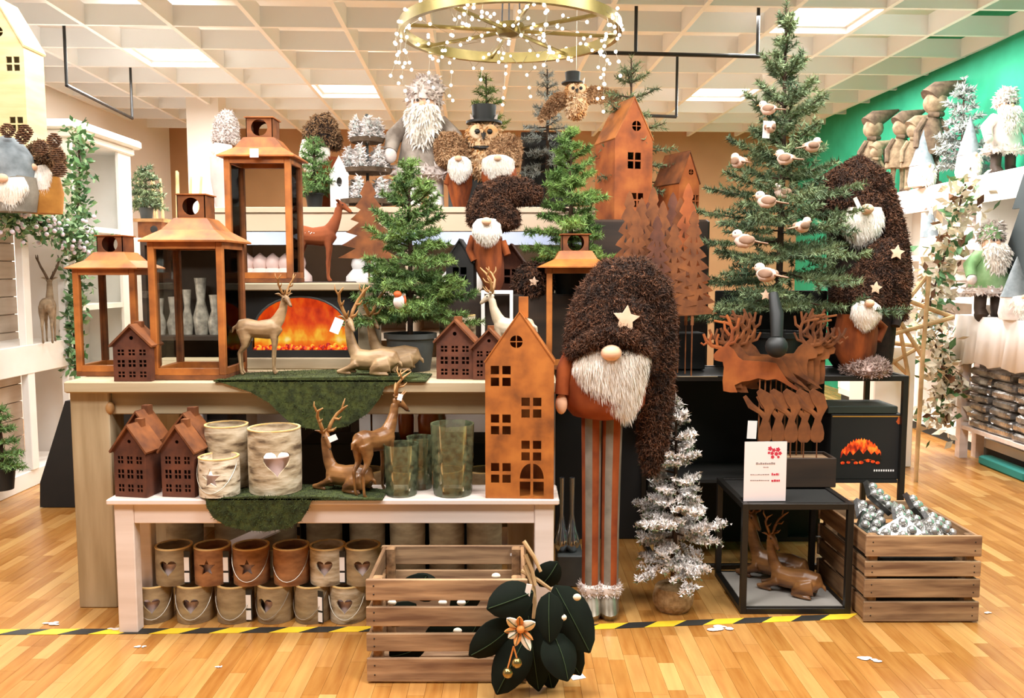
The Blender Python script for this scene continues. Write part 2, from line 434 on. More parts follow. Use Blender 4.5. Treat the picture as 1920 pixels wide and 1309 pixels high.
def flame_mat():
    m = bpy.data.materials.new('flame screen'); m.use_nodes = True; nt = m.node_tree; b = nt.nodes['Principled BSDF']
    tc = nt.nodes.new('ShaderNodeTexCoord'); mp = nt.nodes.new('ShaderNodeMapping'); mp.inputs['Scale'].default_value = (1, 1, 0.55)
    nz = nt.nodes.new('ShaderNodeTexNoise'); nz.inputs['Scale'].default_value = 24; nz.inputs['Detail'].default_value = 5
    nt.links.new(tc.outputs['Object'], mp.inputs[0]); nt.links.new(mp.outputs[0], nz.inputs[0])
    sep = nt.nodes.new('ShaderNodeSeparateXYZ'); nt.links.new(tc.outputs['Object'], sep.inputs[0])
    mr = nt.nodes.new('ShaderNodeMapRange'); mr.inputs['From Min'].default_value = 0.0; mr.inputs['From Max'].default_value = 0.2
    mr.inputs['To Min'].default_value = 0.0; mr.inputs['To Max'].default_value = 1.0
    nt.links.new(sep.outputs['Z'], mr.inputs['Value'])
    # brightness = noise + envelope peaking low
    cv = nt.nodes.new('ShaderNodeValToRGB'); e = cv.color_ramp.elements
    e[0].position = 0; e[0].color = (0.35,) * 3 + (1,); e[1].position = 1; e[1].color = (0.32,) * 3 + (1,)
    q = e.new(0.22); q.color = (0.78,) * 3 + (1,); q = e.new(0.42); q.color = (0.62,) * 3 + (1,); q = e.new(0.55); q.color = (0.37,) * 3 + (1,)
    nt.links.new(mr.outputs[0], cv.inputs[0])
    sb = nt.nodes.new('ShaderNodeMath'); sb.operation = 'MULTIPLY_ADD'; sb.inputs[1].default_value = 0.9; sb.inputs[2].default_value = -0.45
    nt.links.new(nz.outputs[0], sb.inputs[0])
    ad = nt.nodes.new('ShaderNodeMath'); ad.operation = 'ADD'; nt.links.new(cv.outputs[0], ad.inputs[0]); nt.links.new(sb.outputs[0], ad.inputs[1])
    rp = nt.nodes.new('ShaderNodeValToRGB'); e = rp.color_ramp.elements
    e[0].position = 0.15; e[0].color = lin('#a61606'); e[1].position = 1.0; e[1].color = lin('#fff0a0')
    q = e.new(0.35); q.color = lin('#e0430e'); q = e.new(0.62); q.color = lin('#f47a14'); q = e.new(0.8); q.color = lin('#fbbf36')
    nt.links.new(ad.outputs[0], rp.inputs[0])
    b.inputs['Base Color'].default_value = (0, 0, 0, 1); b.inputs['Roughness'].default_value = 0.4
    nt.links.new(rp.outputs[0], b.inputs['Emission Color']); b.inputs['Emission Strength'].default_value = 0.9
    return m
mt['flame'] = flame_mat()
# ------------------------------------------------------------------ the room
def floor():
    fl = struct(MB().bb(-7, 6, -1.5, 11.2, -0.06, -0.004).build('floor', mt['grout']))
    W = 0.052; lens = (0.18, 0.25, 0.32, 0.42); meshes = {}
    for L in lens:
        m = MB(); g = 0.00012; b = 0.0003
        x0, x1, y0, y1 = g, W - g, g, L - g
        m.add([(x0, y0, -0.005), (x1, y0, -0.005), (x1, y1, -0.005), (x0, y1, -0.005), (x0 + b, y0 + b, 0), (x1 - b, y0 + b, 0), (x1 - b, y1 - b, 0), (x0 + b, y1 - b, 0)],
              [(4, 5, 6, 7), (0, 1, 5, 4), (1, 2, 6, 5), (2, 3, 7, 6), (3, 0, 4, 7)])
        me = m.mesh('floor_strip'); me.materials.append(mt['floor']); meshes[L] = (me, m)
    rr = random.Random(3); strips = []
    x = -6.5
    while x < 5.2:
        y = 0.9 + rr.random() * 0.4
        while y < 10.8:
            L = rr.choice(lens); strips.append((x, y, L)); y += L
        x += W
    def vis(s):
        x, y, L = s; yc = y + L / 2; d = yc * CP + H * SP
        px = 960 + (x + W / 2) / d * F
        py = 654.5 + F * math.tan(math.atan(H / yc) - PITCH)
        if not (-40 < px < 1960 and py < 1330): return 0
        if 200 < px < 1600 and py < 1150: return 0.01 / d
        return W * L / d ** 3
    strips.sort(key=vis, reverse=True)
    for (x, y, L) in strips[:300]:
        o = link('floor_strip', meshes[L][0], fl); o.location = (x, y, 0)
    rest = MB()
    for (x, y, L) in strips[300:]:
        rest.add([(a + x, b + y, c) for a, b, c in meshes[L][1].v], meshes[L][1].f)
    o = rest.build('floor_strips_beyond', mt['floor'], fl); o['kind'] = 'stuff'
floor()

def ceiling():
    rot = 0.0436
    ce = struct(MB().bb(-7, 7, -2, 11, CEIL + 0.36, CEIL + 0.42).build('ceiling', mt['creamlight']))
    ce.rotation_euler = (0, 0, rot)
    a = MB().bb(-0.016, 0.016, 1.2, 10.6, CEIL, CEIL + 0.14).mesh('ceiling_beam'); a.materials.append(mt['cream'])
    b = MB().bb(-4.4, 4.6, -0.016, 0.016, CEIL + 0.002, CEIL + 0.138).mesh('ceiling_cross_beam'); b.materials.append(mt['cream'])
    for k in range(-5, 10):
        link('ceiling_beam', a, ce).location = (-1.455 + 0.58 * k, 0, 0)
    for k in range(-8, 8):
        link('ceiling_cross_beam', b, ce).location = (0, 6.02 + 0.59 * k, 0)
    labs = [((-1.165, 8.085), 'glowing ceiling panel above the grey santa and tiered tree stand'), ((2.315, 8.085), 'glowing ceiling panel just left of the tall bird-decked fir'),
            ((2.315, 5.725), 'bright ceiling panel at the top edge right of the tall fir tip'), ((-2.325, 6.905), 'glowing ceiling panel above the left lamp rail')]
    for (x, y), lab in labs:
        t = thing('ceiling_light', lab, 'ceiling light', Matrix.Rotation(rot, 3, 'Z') @ Vector((x, y, CEIL + 0.05)), rot, 'ceiling light panels')
        MB().bb(-0.27, 0.27, -0.275, 0.275, 0.0, 0.012).build('diffuser', mt['panel'], t)
        f = MB()
        for s in (-1, 1):
            f.bb(s * 0.262 - 0.012, s * 0.262 + 0.012, -0.278, 0.278, -0.005, 0.05); f.bb(-0.25, 0.25, s * 0.266 - 0.012, s * 0.266 + 0.012, -0.005, 0.05)
        f.build('light_frame', mt['white'], t)
ceiling()
struct(MB().bb(3.5, 3.62, 1.0, 10.7, 0, CEIL + 0.36).build('wall_right', mt['green']))
struct(MB().bb(-7, 3.5, 10.6, 10.72, 0, CEIL + 0.36).build('wall_back', mt['tan']))
struct(MB().bb(-4.3, -4.18, 1.0, 10.6, 0, CEIL + 0.36).build('wall_left', mt['wallwhite']))
c0 = at(352, 300, 8.6); c1 = at(412, 300, 8.6)
struct(MB().bb(c0.x, c1.x, 8.6, 8.9, 0, CEIL + 0.1).build('trim_1', mt['wallwhite']))

def rail(name, label, a, b, ups):
    t = thing(name, label, 'lamp rail', (0, 0, 0))
    MB().loft([a, b], 0.013, 8).build('rail_bar', mt['black'], t)
    for u in ups:
        p = a.lerp(b, u); MB().loft([p, Vector((p.x, p.y, CEIL + 0.355))], 0.011, 8).build('hanger', mt['black'], t)
rail('lamp_rail', 'thin black hanging lamp rail at upper left of the ceiling', on(125, 160, 2.55), on(248, 222, 2.55), (0, 1))
rail('lamp_rail', 'thin black hanging lamp rail behind the tall fir at right', on(1090, 98, 2.62), on(1425, 106, 2.62), (0.3, 0.985))
p = on(1268, 219, 2.5)
rail('lamp_rail', 'short black lamp rail hanging above the tall rusty house', on(1215, 217, 2.5), p, (1.0,))

# hazard tape on the floor
def tape():
    t = thing('hazard_tape', 'yellow and black striped hazard tape stuck along the floor in front', 'tape', (0, 0, 0))
    pts = [on(-40, 1186, 0), on(300, 1184, 0), on(690, 1180, 0), on(1110, 1176, 0), on(1330, 1167, 0), on(1600, 1156, 0)]
    wd = 0.045; pos = 0; k = 0
    path = []
    for a, b in zip(pts[:-1], pts[1:]):
        n = max(1, int((b - a).length / 0.1))
        for i in range(n): path.append(a.lerp(b, i / n))
    path.append(pts[-1])
    for i in range(len(path) - 1):
        a, b = path[i], path[i + 1]
        d = (b - a).normalized(); n = Vector((-d.y, d.x, 0)) * wd / 2; sk = d * 0.03
        lo, hi = -n - sk, n + sk
        z0 = Vector((0, 0, 0.0004)); z1 = Vector((0, 0, 0.0016))
        q = [a + lo, b + lo, b + hi, a + hi]
        m = MB().add([v + z0 for v in q] + [v + z1 for v in q], [(4, 5, 6, 7), (0, 1, 5, 4), (1, 2, 6, 5), (2, 3, 7, 6), (3, 0, 4, 7)])
        m.build('yellow_stripe' if i % 2 == 0 else 'black_stripe', mt['yellow'] if i % 2 == 0 else mt['tapeblack'], t)
tape()
# scraps of artificial snow on the floor
def snow_scrap(px, py, r, lab, e=1.0, flat=0.12):
    p = on(px, py, 0); m = MB(); rr = random.Random(px)
    for i in range(7):
        q = (p.x + rr.gauss(0, r * 0.6 * e), p.y + rr.gauss(0, r * 0.35), 0.002 + r * flat * 0.6)
        m.ell(q, (r * rr.uniform(0.3, 0.7) * e, r * rr.uniform(0.25, 0.5), r * flat), 8, 4)
    tag(m.build('snow_scrap', mt['whitefur'], smooth=True), lab, 'snow scrap', 'scraps of artificial snow on the floor')
snow_scrap(1350, 1181, 0.028, 'scrap of fake snow just in front of the tape below the small snowy tree', 1.4)
snow_scrap(1635, 1237, 0.022, 'thin curl of fake snow on the floor right of centre', 1.6, 0.06)
snow_scrap(97, 1171, 0.018, 'scrap of fake snow on the floor left of the bench behind the tape', 1.4)
snow_scrap(262, 1214, 0.012, 'tiny scrap of fake snow in front of the bench leg', 1.0)
snow_scrap(410, 1252, 0.008, 'tiny white fleck on the floor in front of the log lights', 1.0)
snow_scrap(215, 1181, 0.014, 'white shred beside the foot of the left bench leg', 1.5)
snow_scrap(1850, 1150, 0.01, 'white shred on the floor right of the crate of silver packs', 1.2)

# ------------------------------------------------------------------ left shelving
def left_unit():
    X = -2.8; t = thing('display_shelf', 'long white display shelf with pale plank back along the left side', 'shelf', (X, 0, 0))
    y0, y1 = 3.7, 5.42
    for i in range(13):
        MB().bev(-0.36, -0.34, y0, y1, 0.1 + i * 0.111, 0.1 + i * 0.111 + 0.106, 0.003).build('back_plank', mt['shiplap'], t)
    for (z0, z1) in ((0.0, 0.1), (0.7, 0.83), (1.5, 1.56)):
        MB().bev(-0.34, 0.0, y0, y1, z0, z1, 0.004).build('shelf_board', mt['whitewood'], t)
    MB().bb(-0.375, -0.36, y0, y1, 0, 2.17).build('backing_board', mt['shiplap'], t)
    MB().bev(-0.012, 0.016, y0, y1 + 0.03, 0.665, 0.832, 0.003).build('front_rail', mt['whitewood'], t)
    for y in (4.0, 4.92, 5.36):
        MB().bev(-0.03, 0.012, y - 0.035, y + 0.035, 0.1, 1.5, 0.003).build('upright', mt['whitewood'], t)
    MB().bb(-0.36, -0.34, y0, y1, 1.56, 2.17).build('upper_panel', M('pale pink panel', '#ecd5c6', rough=0.7), t)
    MB().bev(-0.36, -0.1, y0, y1, 2.17, 2.23, 0.01).build('cornice', mt['whitewood'], t)
left_unit()
def bookcase():
    t = thing('bookcase', 'tall white bookcase with moulded cornice behind the small rusty lantern', 'bookcase', (-2.8, 5.5, 0))
    w = mt['whitewood']; L = 0.86
    MB().bb(-0.36, -0.34, 0, L, 0, 2.1).build('back_panel', w, t)
    MB().bb(-0.34, 0, 0, 0.03, 0, 2.1).build('side_panel', w, t); MB().bb(-0.34, 0, L - 0.03, L, 0, 2.1).build('side_panel', w, t)
    MB().bb(-0.02, 0.0, L - 0.2, L - 0.03, 0, 2.1).build('face_frame', w, t)
    for z in (0.1, 0.55, 1.0, 1.52): MB().bb(-0.34, -0.005, 0.03, L - 0.03, z, z + 0.035).build('shelf_board', w, t)
    MB().bev(-0.36, 0.02, -0.02, L + 0.03, 2.1, 2.15, 0.008).build('cornice', w, t)
    MB().bev(-0.36, 0.06, -0.05, L + 0.07, 2.15, 2.21, 0.012).build('cornice', w, t)
    p = thing('picture_card', 'pale blue picture card standing in the white bookcase', 'picture', (-3.05, 5.85, 1.556))
    MB().bb(0, 0.008, -0.13, 0.16, 0, 0.36).build('card_board', mt['blue'], p)
    MB().loft([(0.012, 0.03, 0.03), (0.012, 0.035, 0.2), (0.012, 0.06, 0.28)], [0.006, 0.005, 0.003], 6).build('painted_twig', M('teal twig paint', '#6fb5ac', rough=0.6), p)
bookcase()

# ------------------------------------------------------------------ right shelving
def right_unit():
    X = 3.2; t = thing('display_shelf', 'white display shelf along the green wall with dolls on top', 'shelf', (X, 0, 0))
    w = mt['whitewood']; y0, y1 = 4.3, 8.3
    for z0, z1 in ((0.07, 0.13), (0.68, 0.72), (1.03, 1.07), (1.34, 1.38), (1.86, 1.91)):
        MB().bb(0.0, 0.28, y0, y1, z0, z1).build('shelf_board', w, t)
    MB().bb(-0.015, 0.0, y0, y1, 1.72, 1.9).build('front_rail', w, t)
    MB().bb(0.03, 0.26, y0, y1, 0, 0.07).build('plinth', mt['darkgreen'], t)
    for y in (4.35, 5.0, 5.9, 6.7, 7.5, 8.27): MB().bb(-0.005, 0.28, y - 0.03, y + 0.03, 0.13, 1.86).build('upright', w, t)
    MB().bb(0.27, 0.285, y0, y1, 0.13, 1.86).build('back_panel', M('warm grey panel', '#d8cfc4', rough=0.7), t)
right_unit()
ORD = ['first', 'second', 'third', 'fourth', 'fifth', 'sixth', 'seventh', 'eighth']
def cloth_table():
    X = 3.02; y0, y1 = 4.6, 5.74
    t = thing('side_table', 'pale wooden side table under white cloth at the right edge', 'table', (0, 0, 0))
    w = mt['benchwood']
    MB().bb(X, 3.19, y0, y1, 0.925, 0.955).build('table_top', w, t)
    for x in (X + 0.03, 3.16):
        for y in (y0 + 0.03, y1 - 0.03): MB().bb(x - 0.028, x + 0.028, y - 0.028, y + 0.028, 0, 0.925).build('leg', w, t)
    MB().bb(X + 0.01, 3.19, y0, y1, 0.2, 0.225).build('lower_shelf', w, t)
    c = MB(); n = 40
    top = []; bot = []
    for i in range(n + 1):
        y = y0 - 0.02 + (y1 - y0 + 0.06) * i / n
        f = 0.012 * math.sin(i * 1.25) + 0.006 * math.sin(i * 2.9)
        top.append((X - 0.012, y, 0.962)); bot.append((X - 0.03 + f, y + (0.04 if i == n else 0), 0.66 + 0.012 * math.sin(i * 0.7) - (0.12 if i == n else 0)))
    vs = [(3.195, p[1], 0.962) for p in top] + top + bot; m = n + 1
    fs = [(r * m + i, r * m + i + 1, (r + 1) * m + i + 1, (r + 1) * m + i) for r in range(2) for i in range(n)]
    o = c.add(vs, fs).build('tablecloth', mt['cloth'], smooth=True)
    s = o.modifiers.new('thick', 'SOLIDIFY'); s.thickness = 0.004; s.offset = 1
    tag(o, 'white cloth draped over the table at the right edge', 'tablecloth')
    rr = random.Random(5); k = 0
    for lay in range(7):
        for j in range(4):
            y = y0 + 0.13 + j * 0.27 + rr.uniform(-0.03, 0.03)
            if y > y1 - 0.14: y = y1 - 0.14
            z = 0.226 + lay * 0.058
            o = MB().bev(-0.075, 0.07, -0.12, 0.12, 0, 0.052, 0.014).build('foil_pack', mt['foil']); o.location = (X + 0.1, y, z); o.rotation_euler = (0, 0, rr.uniform(-0.08, 0.08))
            tag(o, '%s silver foil pack from the bottom in the %s stack under the clothed table' % (ORD[lay], ORD[j]), 'foil pack', 'silver foil packs under the right table')
cloth_table()
o = MB().bev(3.05, 3.14, 5.0, 5.5, 0.001, 0.06, 0.01).build('teal_box', mt['teal'])
tag(o, 'flat teal box on the floor under the white clothed table', 'box')
# ------------------------------------------------------------------ table, bench, racks
ZT = at(600, 716, 3.05).z      # table top
ZB = at(600, 937, 2.85).z      # bench top
def big_table():
    x0 = at(118, 716, 3.05).x; x1 = at(1046, 716, 3.05).x
    t = thing('display_table', 'heavy weathered pine table carrying the rusty lanterns and fireplace', 'table', (0, 0, 0))
    w = mt['tablewood']; y0, y1 = 3.05, 3.95; n = 5; d = (y1 - y0) / n
    for i in range(n): MB().bev(x0, x1, y0 + i * d + 0.001, y0 + (i + 1) * d - 0.001, ZT - 0.042, ZT, 0.005).build('top_plank', w, t)
    lx = at(130, 740, 3.09).x; lw = at(203, 740, 3.09).x - lx
    rx = x1 - 0.04 - lw
    for x in (lx, rx):
        for y in (3.09, 3.75): MB().bev(x, x + lw, y, y + 0.12, 0, ZT - 0.042, 0.004).build('leg', mt['postwood'], t)
    za = at(600, 777, 3.11).z
    MB().bev(lx + lw, rx, 3.11, 3.135, za, ZT - 0.042, 0.003).build('apron', w, t)
    MB().bev(lx + lw, rx, 3.84, 3.865, za, ZT - 0.042, 0.003).build('apron', w, t)
    for x in (lx + 0.05, rx + 0.05): MB().bev(x, x + 0.03, 3.21, 3.75, za, ZT - 0.042, 0.003).build('side_apron', w, t)
    k = at(207, 765, 3.1)
    o = MB().ell((k.x, 3.098, k.z), (0.016, 0.016, 0.024)).build('peg', mt['antler'], t, True)
    MB().bb(lx + 0.02, rx + 0.1, 3.78, 3.83, 0.1, 0.14).build('stretcher', w, t)
big_table()
def bench():
    x0 = at(198, 940, 2.85).x; x1 = at(1049, 940, 2.85).x
    t = thing('bench', 'low whitewashed bench standing in front of the pine table', 'bench', (0, 0, 0)); w = mt['benchwood']
    y0, y1 = 2.85, 3.06
    for i in range(2): MB().bev(x0, x1, y0 + i * 0.105, y0 + i * 0.105 + 0.103, ZB - 0.02, ZB, 0.004).build('top_board', w, t)
    za = at(600, 982, 2.87).z; lw = 0.066
    for x in (x0 + 0.018, x1 - 0.018 - lw):
        for y in (2.868, 3.0): MB().bev(x, x + lw, y, y + 0.05, 0, ZB - 0.02, 0.003).build('leg', w, t)
    for y in (2.873, 3.02): MB().bev(x0 + 0.018 + lw, x1 - 0.018 - lw, y, y + 0.02, za, ZB - 0.02, 0.002).build('apron', w, t)
    for x in (x0 + 0.04, x1 - 0.07): MB().bev(x, x + 0.02, 2.918, 3.0, za, ZB - 0.02, 0.002).build('side_apron', w, t)
bench()

def crate(name, label, x0, x1, y0, y1, h, slats, cornerw=0.03, rz=0.0):
    """slatted fruit crate; slats = [(z0,z1)] front; local origin at front-left bottom"""
    t = thing(name, label, 'crate', (x0, y0, 0), rz); W = x1 - x0; D = y1 - y0; th = 0.012
    for (z0, z1) in slats:
        for y in (0, D - th): MB().bev(-0.006, W + 0.006, y, y + th, z0 + R.uniform(0, 0.003), z1 - R.uniform(0, 0.003), 0.002).build('slat', mt['cratewood'], t)
        for x in (0.0, W - th): MB().bev(x, x + th, th, D - th, z0 + R.uniform(0, 0.003), z1 - R.uniform(0, 0.003), 0.002).build('end_slat', mt['crateside'], t)
    for x in (th, W - th - cornerw):
        for y in (th, D - th - cornerw): MB().bev(x, x + cornerw, y, y + cornerw, 0, h, 0.003).build('corner_post', mt['crateside'], t)
    for k in range(4): MB().bev(0.012, W - 0.012, th + 0.01 + k * (D - 0.04) / 4, th + (k + 1) * (D - 0.04) / 4, 0.0, 0.012, 0.002).build('bottom_slat', mt['cratewood'], t)
    for (z0, z1) in slats:
        for x in (0.018, W - 0.018):
            for dz in (0.3, 0.7):
                MB().ell((x, -0.0005, z0 + (z1 - z0) * dz), (0.0026, 0.0012, 0.0026), 6, 4).build('nail', mt['black'], t)
    return t
cf = on(692, 1282, 0); cx1 = on(985, 1282, 0)
CY = cf.y
def zy(py, Y): return at(900, py, Y).z
crate('apple_crate', 'open slatted apple crate standing in front of the bench with dark foliage', cf.x, cx1.x, CY, CY + 0.33,
      zy(1087, CY), [(zy(b, CY), zy(a, CY)) for a, b in ((1087, 1127), (1138, 1175), (1187, 1223), (1235, 1279))])
# inner corner piece and raised left end boards read as in the photo
p0 = on(1622, 1168, 0); p1 = on(1826, 1164, 0); RY = p0.y
crate('apple_crate', 'slatted apple crate full of silver packs beside the black cube', p0.x, p1.x, RY, RY + 0.48,
      zy(1005, RY), [(zy(b, RY), zy(a, RY)) for a, b in ((1005, 1045), (1053, 1082), (1086, 1122), (1128, 1166))])

def frame_box(t, x0, x1, y0, y1, z0, z1, w, mat, shelves=(), plate=None):
    for x in (x0, x1 - w):
        for y in (y0, y1 - w): MB().bev(x, x + w, y, y + w, z0, z1, 0.001).build('post', mat, t)
    for z in (z0, z1 - w):
        for y in (y0, y1 - w): MB().bev(x0 + w, x1 - w, y, y + w, z, z + w, 0.001).build('cross_bar', mat, t)
        for x in (x0, x1 - w): MB().bev(x, x + w, y0 + w, y1 - w, z, z + w, 0.001).build('side_bar', mat, t)
cube0 = on(1388, 1152, 0); cube1 = on(1595, 1152, 0); KY = cube0.y
KZ = zy(945, KY)
def cube():
    t = thing('metal_cube', 'black metal cube frame with grey floor plate holding two lying deer', 'display cube', (0, 0, 0))
    frame_box(t, cube0.x, cube1.x, KY, KY + 0.4, 0, KZ, 0.022, mt['black'])
    MB().bb(cube0.x + 0.022, cube1.x - 0.022, KY + 0.022, KY + 0.378, 0.008, 0.024).build('floor_plate', M('grey plate', '#9a948c', rough=0.6), t)
    MB().bb(cube0.x + 0.022, cube1.x - 0.022, KY + 0.022, KY + 0.378, KZ - 0.016, KZ - 0.006).build('top_plate', mt['blackmat'], t)
cube()
# long black rack behind
RKY = 3.5; RZ = at(1500, 705, RKY).z
rk0 = at(1232, 705, RKY).x; rk1 = at(1705, 705, RKY).x
RS = at(1600, 902, RKY).z
def rack():
    t = thing('metal_rack', 'long black metal rack behind the tall gnome and the rusty deer', 'rack', (0, 0, 0))
    frame_box(t, rk0, rk1, RKY, RKY + 0.4, 0, RZ, 0.022, mt['black'])
    MB().bb(rk0 + 0.022, rk1 - 0.022, RKY + 0.022, RKY + 0.378, RZ - 0.016, RZ - 0.004).build('top_plate', mt['blackmat'], t)
    MB().bb(rk0 + 0.022, rk1 - 0.022, RKY + 0.022, RKY + 0.378, RS - 0.014, RS).build('shelf_plate', mt['blackmat'], t)
    MB().bb(rk0 + 0.03, rk1 - 0.36, RKY + 0.37, RKY + 0.376, 0.02, RZ - 0.02).build('back_plate', mt['blackmat'], t)
    MB().bb(rk0 + 0.022, rk0 + 0.25, RKY - 0.002, RKY + 0.002, RZ - 0.004, RZ - 0.001).build('edge_strip', mt['tablewood'], t)
rack()
PI_ = math.pi
def fire_box():
    a = at(1556, 900, 3.52); b = at(1692, 900, 3.52); zt = at(1600, 778, 3.52).z
    W = b.x - a.x; Hh = zt - RS
    t = thing('fireplace_carton', 'black printed carton showing a glowing electric fire on the rack', 'carton', (a.x, 3.525, RS + 0.001))
    MB().bev(0, W, 0, 0.22, 0, Hh, 0.002).build('carton_body', mt['blackmat'], t)
    s = 0.0022
    lm = mt['oak']
    MB().bb(0.004, W - 0.004, -0.0012, -0.0002, Hh - 0.011, Hh - 0.006).build('top_line', lm, t)
    MB().bb(W - 0.016, W - 0.0135, -0.0012, -0.0002, 0.01, Hh - 0.02).build('side_line', lm, t)
    # flame picture, glow added to the print by emission: ember bed with jagged logs
    sc = 3.6 / F
    def q(px, py): return ((px - 1556) * sc, (900 - py) * sc)
    rr = random.Random(6); up = []
    for i in range(31):
        u = i / 30; hh = math.sin(PI_ * (0.06 + 0.88 * u)) ** 0.55 * 42; up.append(q(1576 + 74 * u, 864 - hh * (rr.uniform(0.95, 1.05) if i % 2 else rr.uniform(0.86, 0.96))))
    fl = up + [q(1650, 862), (q(1612, 864)), q(1575, 862)]
    gm = M('glowing ember print', '#f08a2a', '#7d1206', 34, 0.5, emit=0.45, c3='#dd400f', stretch=(1.6, 1, 0.8))
    MB().plate(fl, th=0.0008).xf(Matrix.Translation((0, -0.0012, 0))).build('flame_print', gm, t)
    lg = [q(*p) for p in ((1574, 862), (1580, 850), (1586, 856), (1592, 846), (1598, 854), (1609, 842), (1617, 852), (1624, 843), (1632, 853), (1638, 847), (1643, 854), (1648, 849), (1652, 862), (1640, 864), (1626, 861), (1612, 865), (1596, 862), (1584, 866))]
    MB().plate(lg, th=0.0006).xf(Matrix.Translation((0, -0.002, 0))).build('log_print', mt['black'], t)
    for k in range(7):
        ex = 1580 + k * 11 + rr.uniform(-2, 2); ey = 866 + rr.uniform(-1, 3); er = rr.uniform(3, 5)
        MB().plate([((q(ex, ey)[0] + er * sc * math.cos(a_)), (q(ex, ey)[1] + er * 0.7 * sc * math.sin(a_))) for a_ in np.linspace(0, 2 * PI_, 9)[:-1]], th=0.0006).xf(Matrix.Translation((0, -0.0026, 0))).build('ember_print', gm, t)
    m = MB()
    for i in range(9):
        x = q(1638 + i * 4.4, 885)[0]; z = q(0, 885)[1]
        m.bb(x, x + 0.0055, -0.0012, -0.0002, z, z + 0.008)
    m.build('lettering', mt['paper'], t)
    fp = [q(*p) for p in ((1680, 796), (1676, 791), (1679, 786), (1680, 781), (1685, 787), (1684, 795))]
    MB().plate(fp, th=0.0006).xf(Matrix.Translation((0, -0.0012, 0))).build('flame_mark', mt['orangething'], t)
fire_box()
# lid/tray above the carton
tag(MB().bev(at(1558, 770, 3.5).x, at(1690, 770, 3.5).x, 3.53, 3.72, at(1600, 776, 3.53).z, at(1600, 762, 3.53).z, 0.003).build('dark_tray', M('dark green tray', '#2b332c', rough=0.6)), 'dark flat tray lying on top of the black fire carton', 'tray')

# price card in a holder on the cube
def price_card():
    p = at(1434, 945, KY + 0.03); s = scl(p)
    t = thing('price_card', 'pale pink printed price card standing on the black cube', 'sign', (p.x, KY + 0.035, KZ + 0.001), 0.04)
    W, Hh = 80 * s, 113 * s
    MB().bb(-W / 2, W / 2, 0, 0.002, 0, Hh).build('card', mt['card'], t)
    MB().bb(-W / 2 - 0.002, W / 2 + 0.002, 0.003, 0.005, 0, Hh + 0.002).build('holder', mt['glass'], t)
    MB().bb(-W / 2, W / 2, 0.002, 0.05, 0, 0.002).build('foot', mt['glass'], t)
    rr = random.Random(2)
    for (dx, dy, r) in ((8, 100, 4), (15, 97, 3.5), (23, 98, 4), (12, 91, 3.2), (20, 90, 3.6), (27, 91, 3.2), (6, 92, 2.4), (13, 84, 3.2), (24, 84, 2.4)):
        pts = [(dx * s + r * s * (1 + 0.25 * math.cos(5 * a)) * math.cos(a), dy * s + r * s * (1 + 0.25 * math.cos(5 * a)) * math.sin(a)) for a in np.linspace(0, 2 * math.pi, 15)[:-1]]
        MB().plate(pts, th=0.0004).xf(Matrix.Translation((0, -0.0008, 0))).build('petal_print', mt['red'], t)
    for (x0, x1, y, hh, mm) in ((-18, 18, 70, 4, 'greyprint'), (-4, 6, 64, 2, 'greyprint'), (-28, 8, 50, 1.8, 'greyprint'), (12, 26, 49, 4.5, 'red'), (-28, 8, 39, 1.8, 'greyprint'), (12, 28, 37, 4.5, 'red')):
        m = MB(); x = x0
        while x < x1:
            w_ = min(rr.uniform(2, 4), x1 - x); m.bb(x * s, (x + w_) * s, -0.0008, -0.0002, y * s, (y + hh * rr.uniform(0.6, 1)) * s); x += w_ + 0.9
        m.build('print_line', mt[mm], t)
price_card()

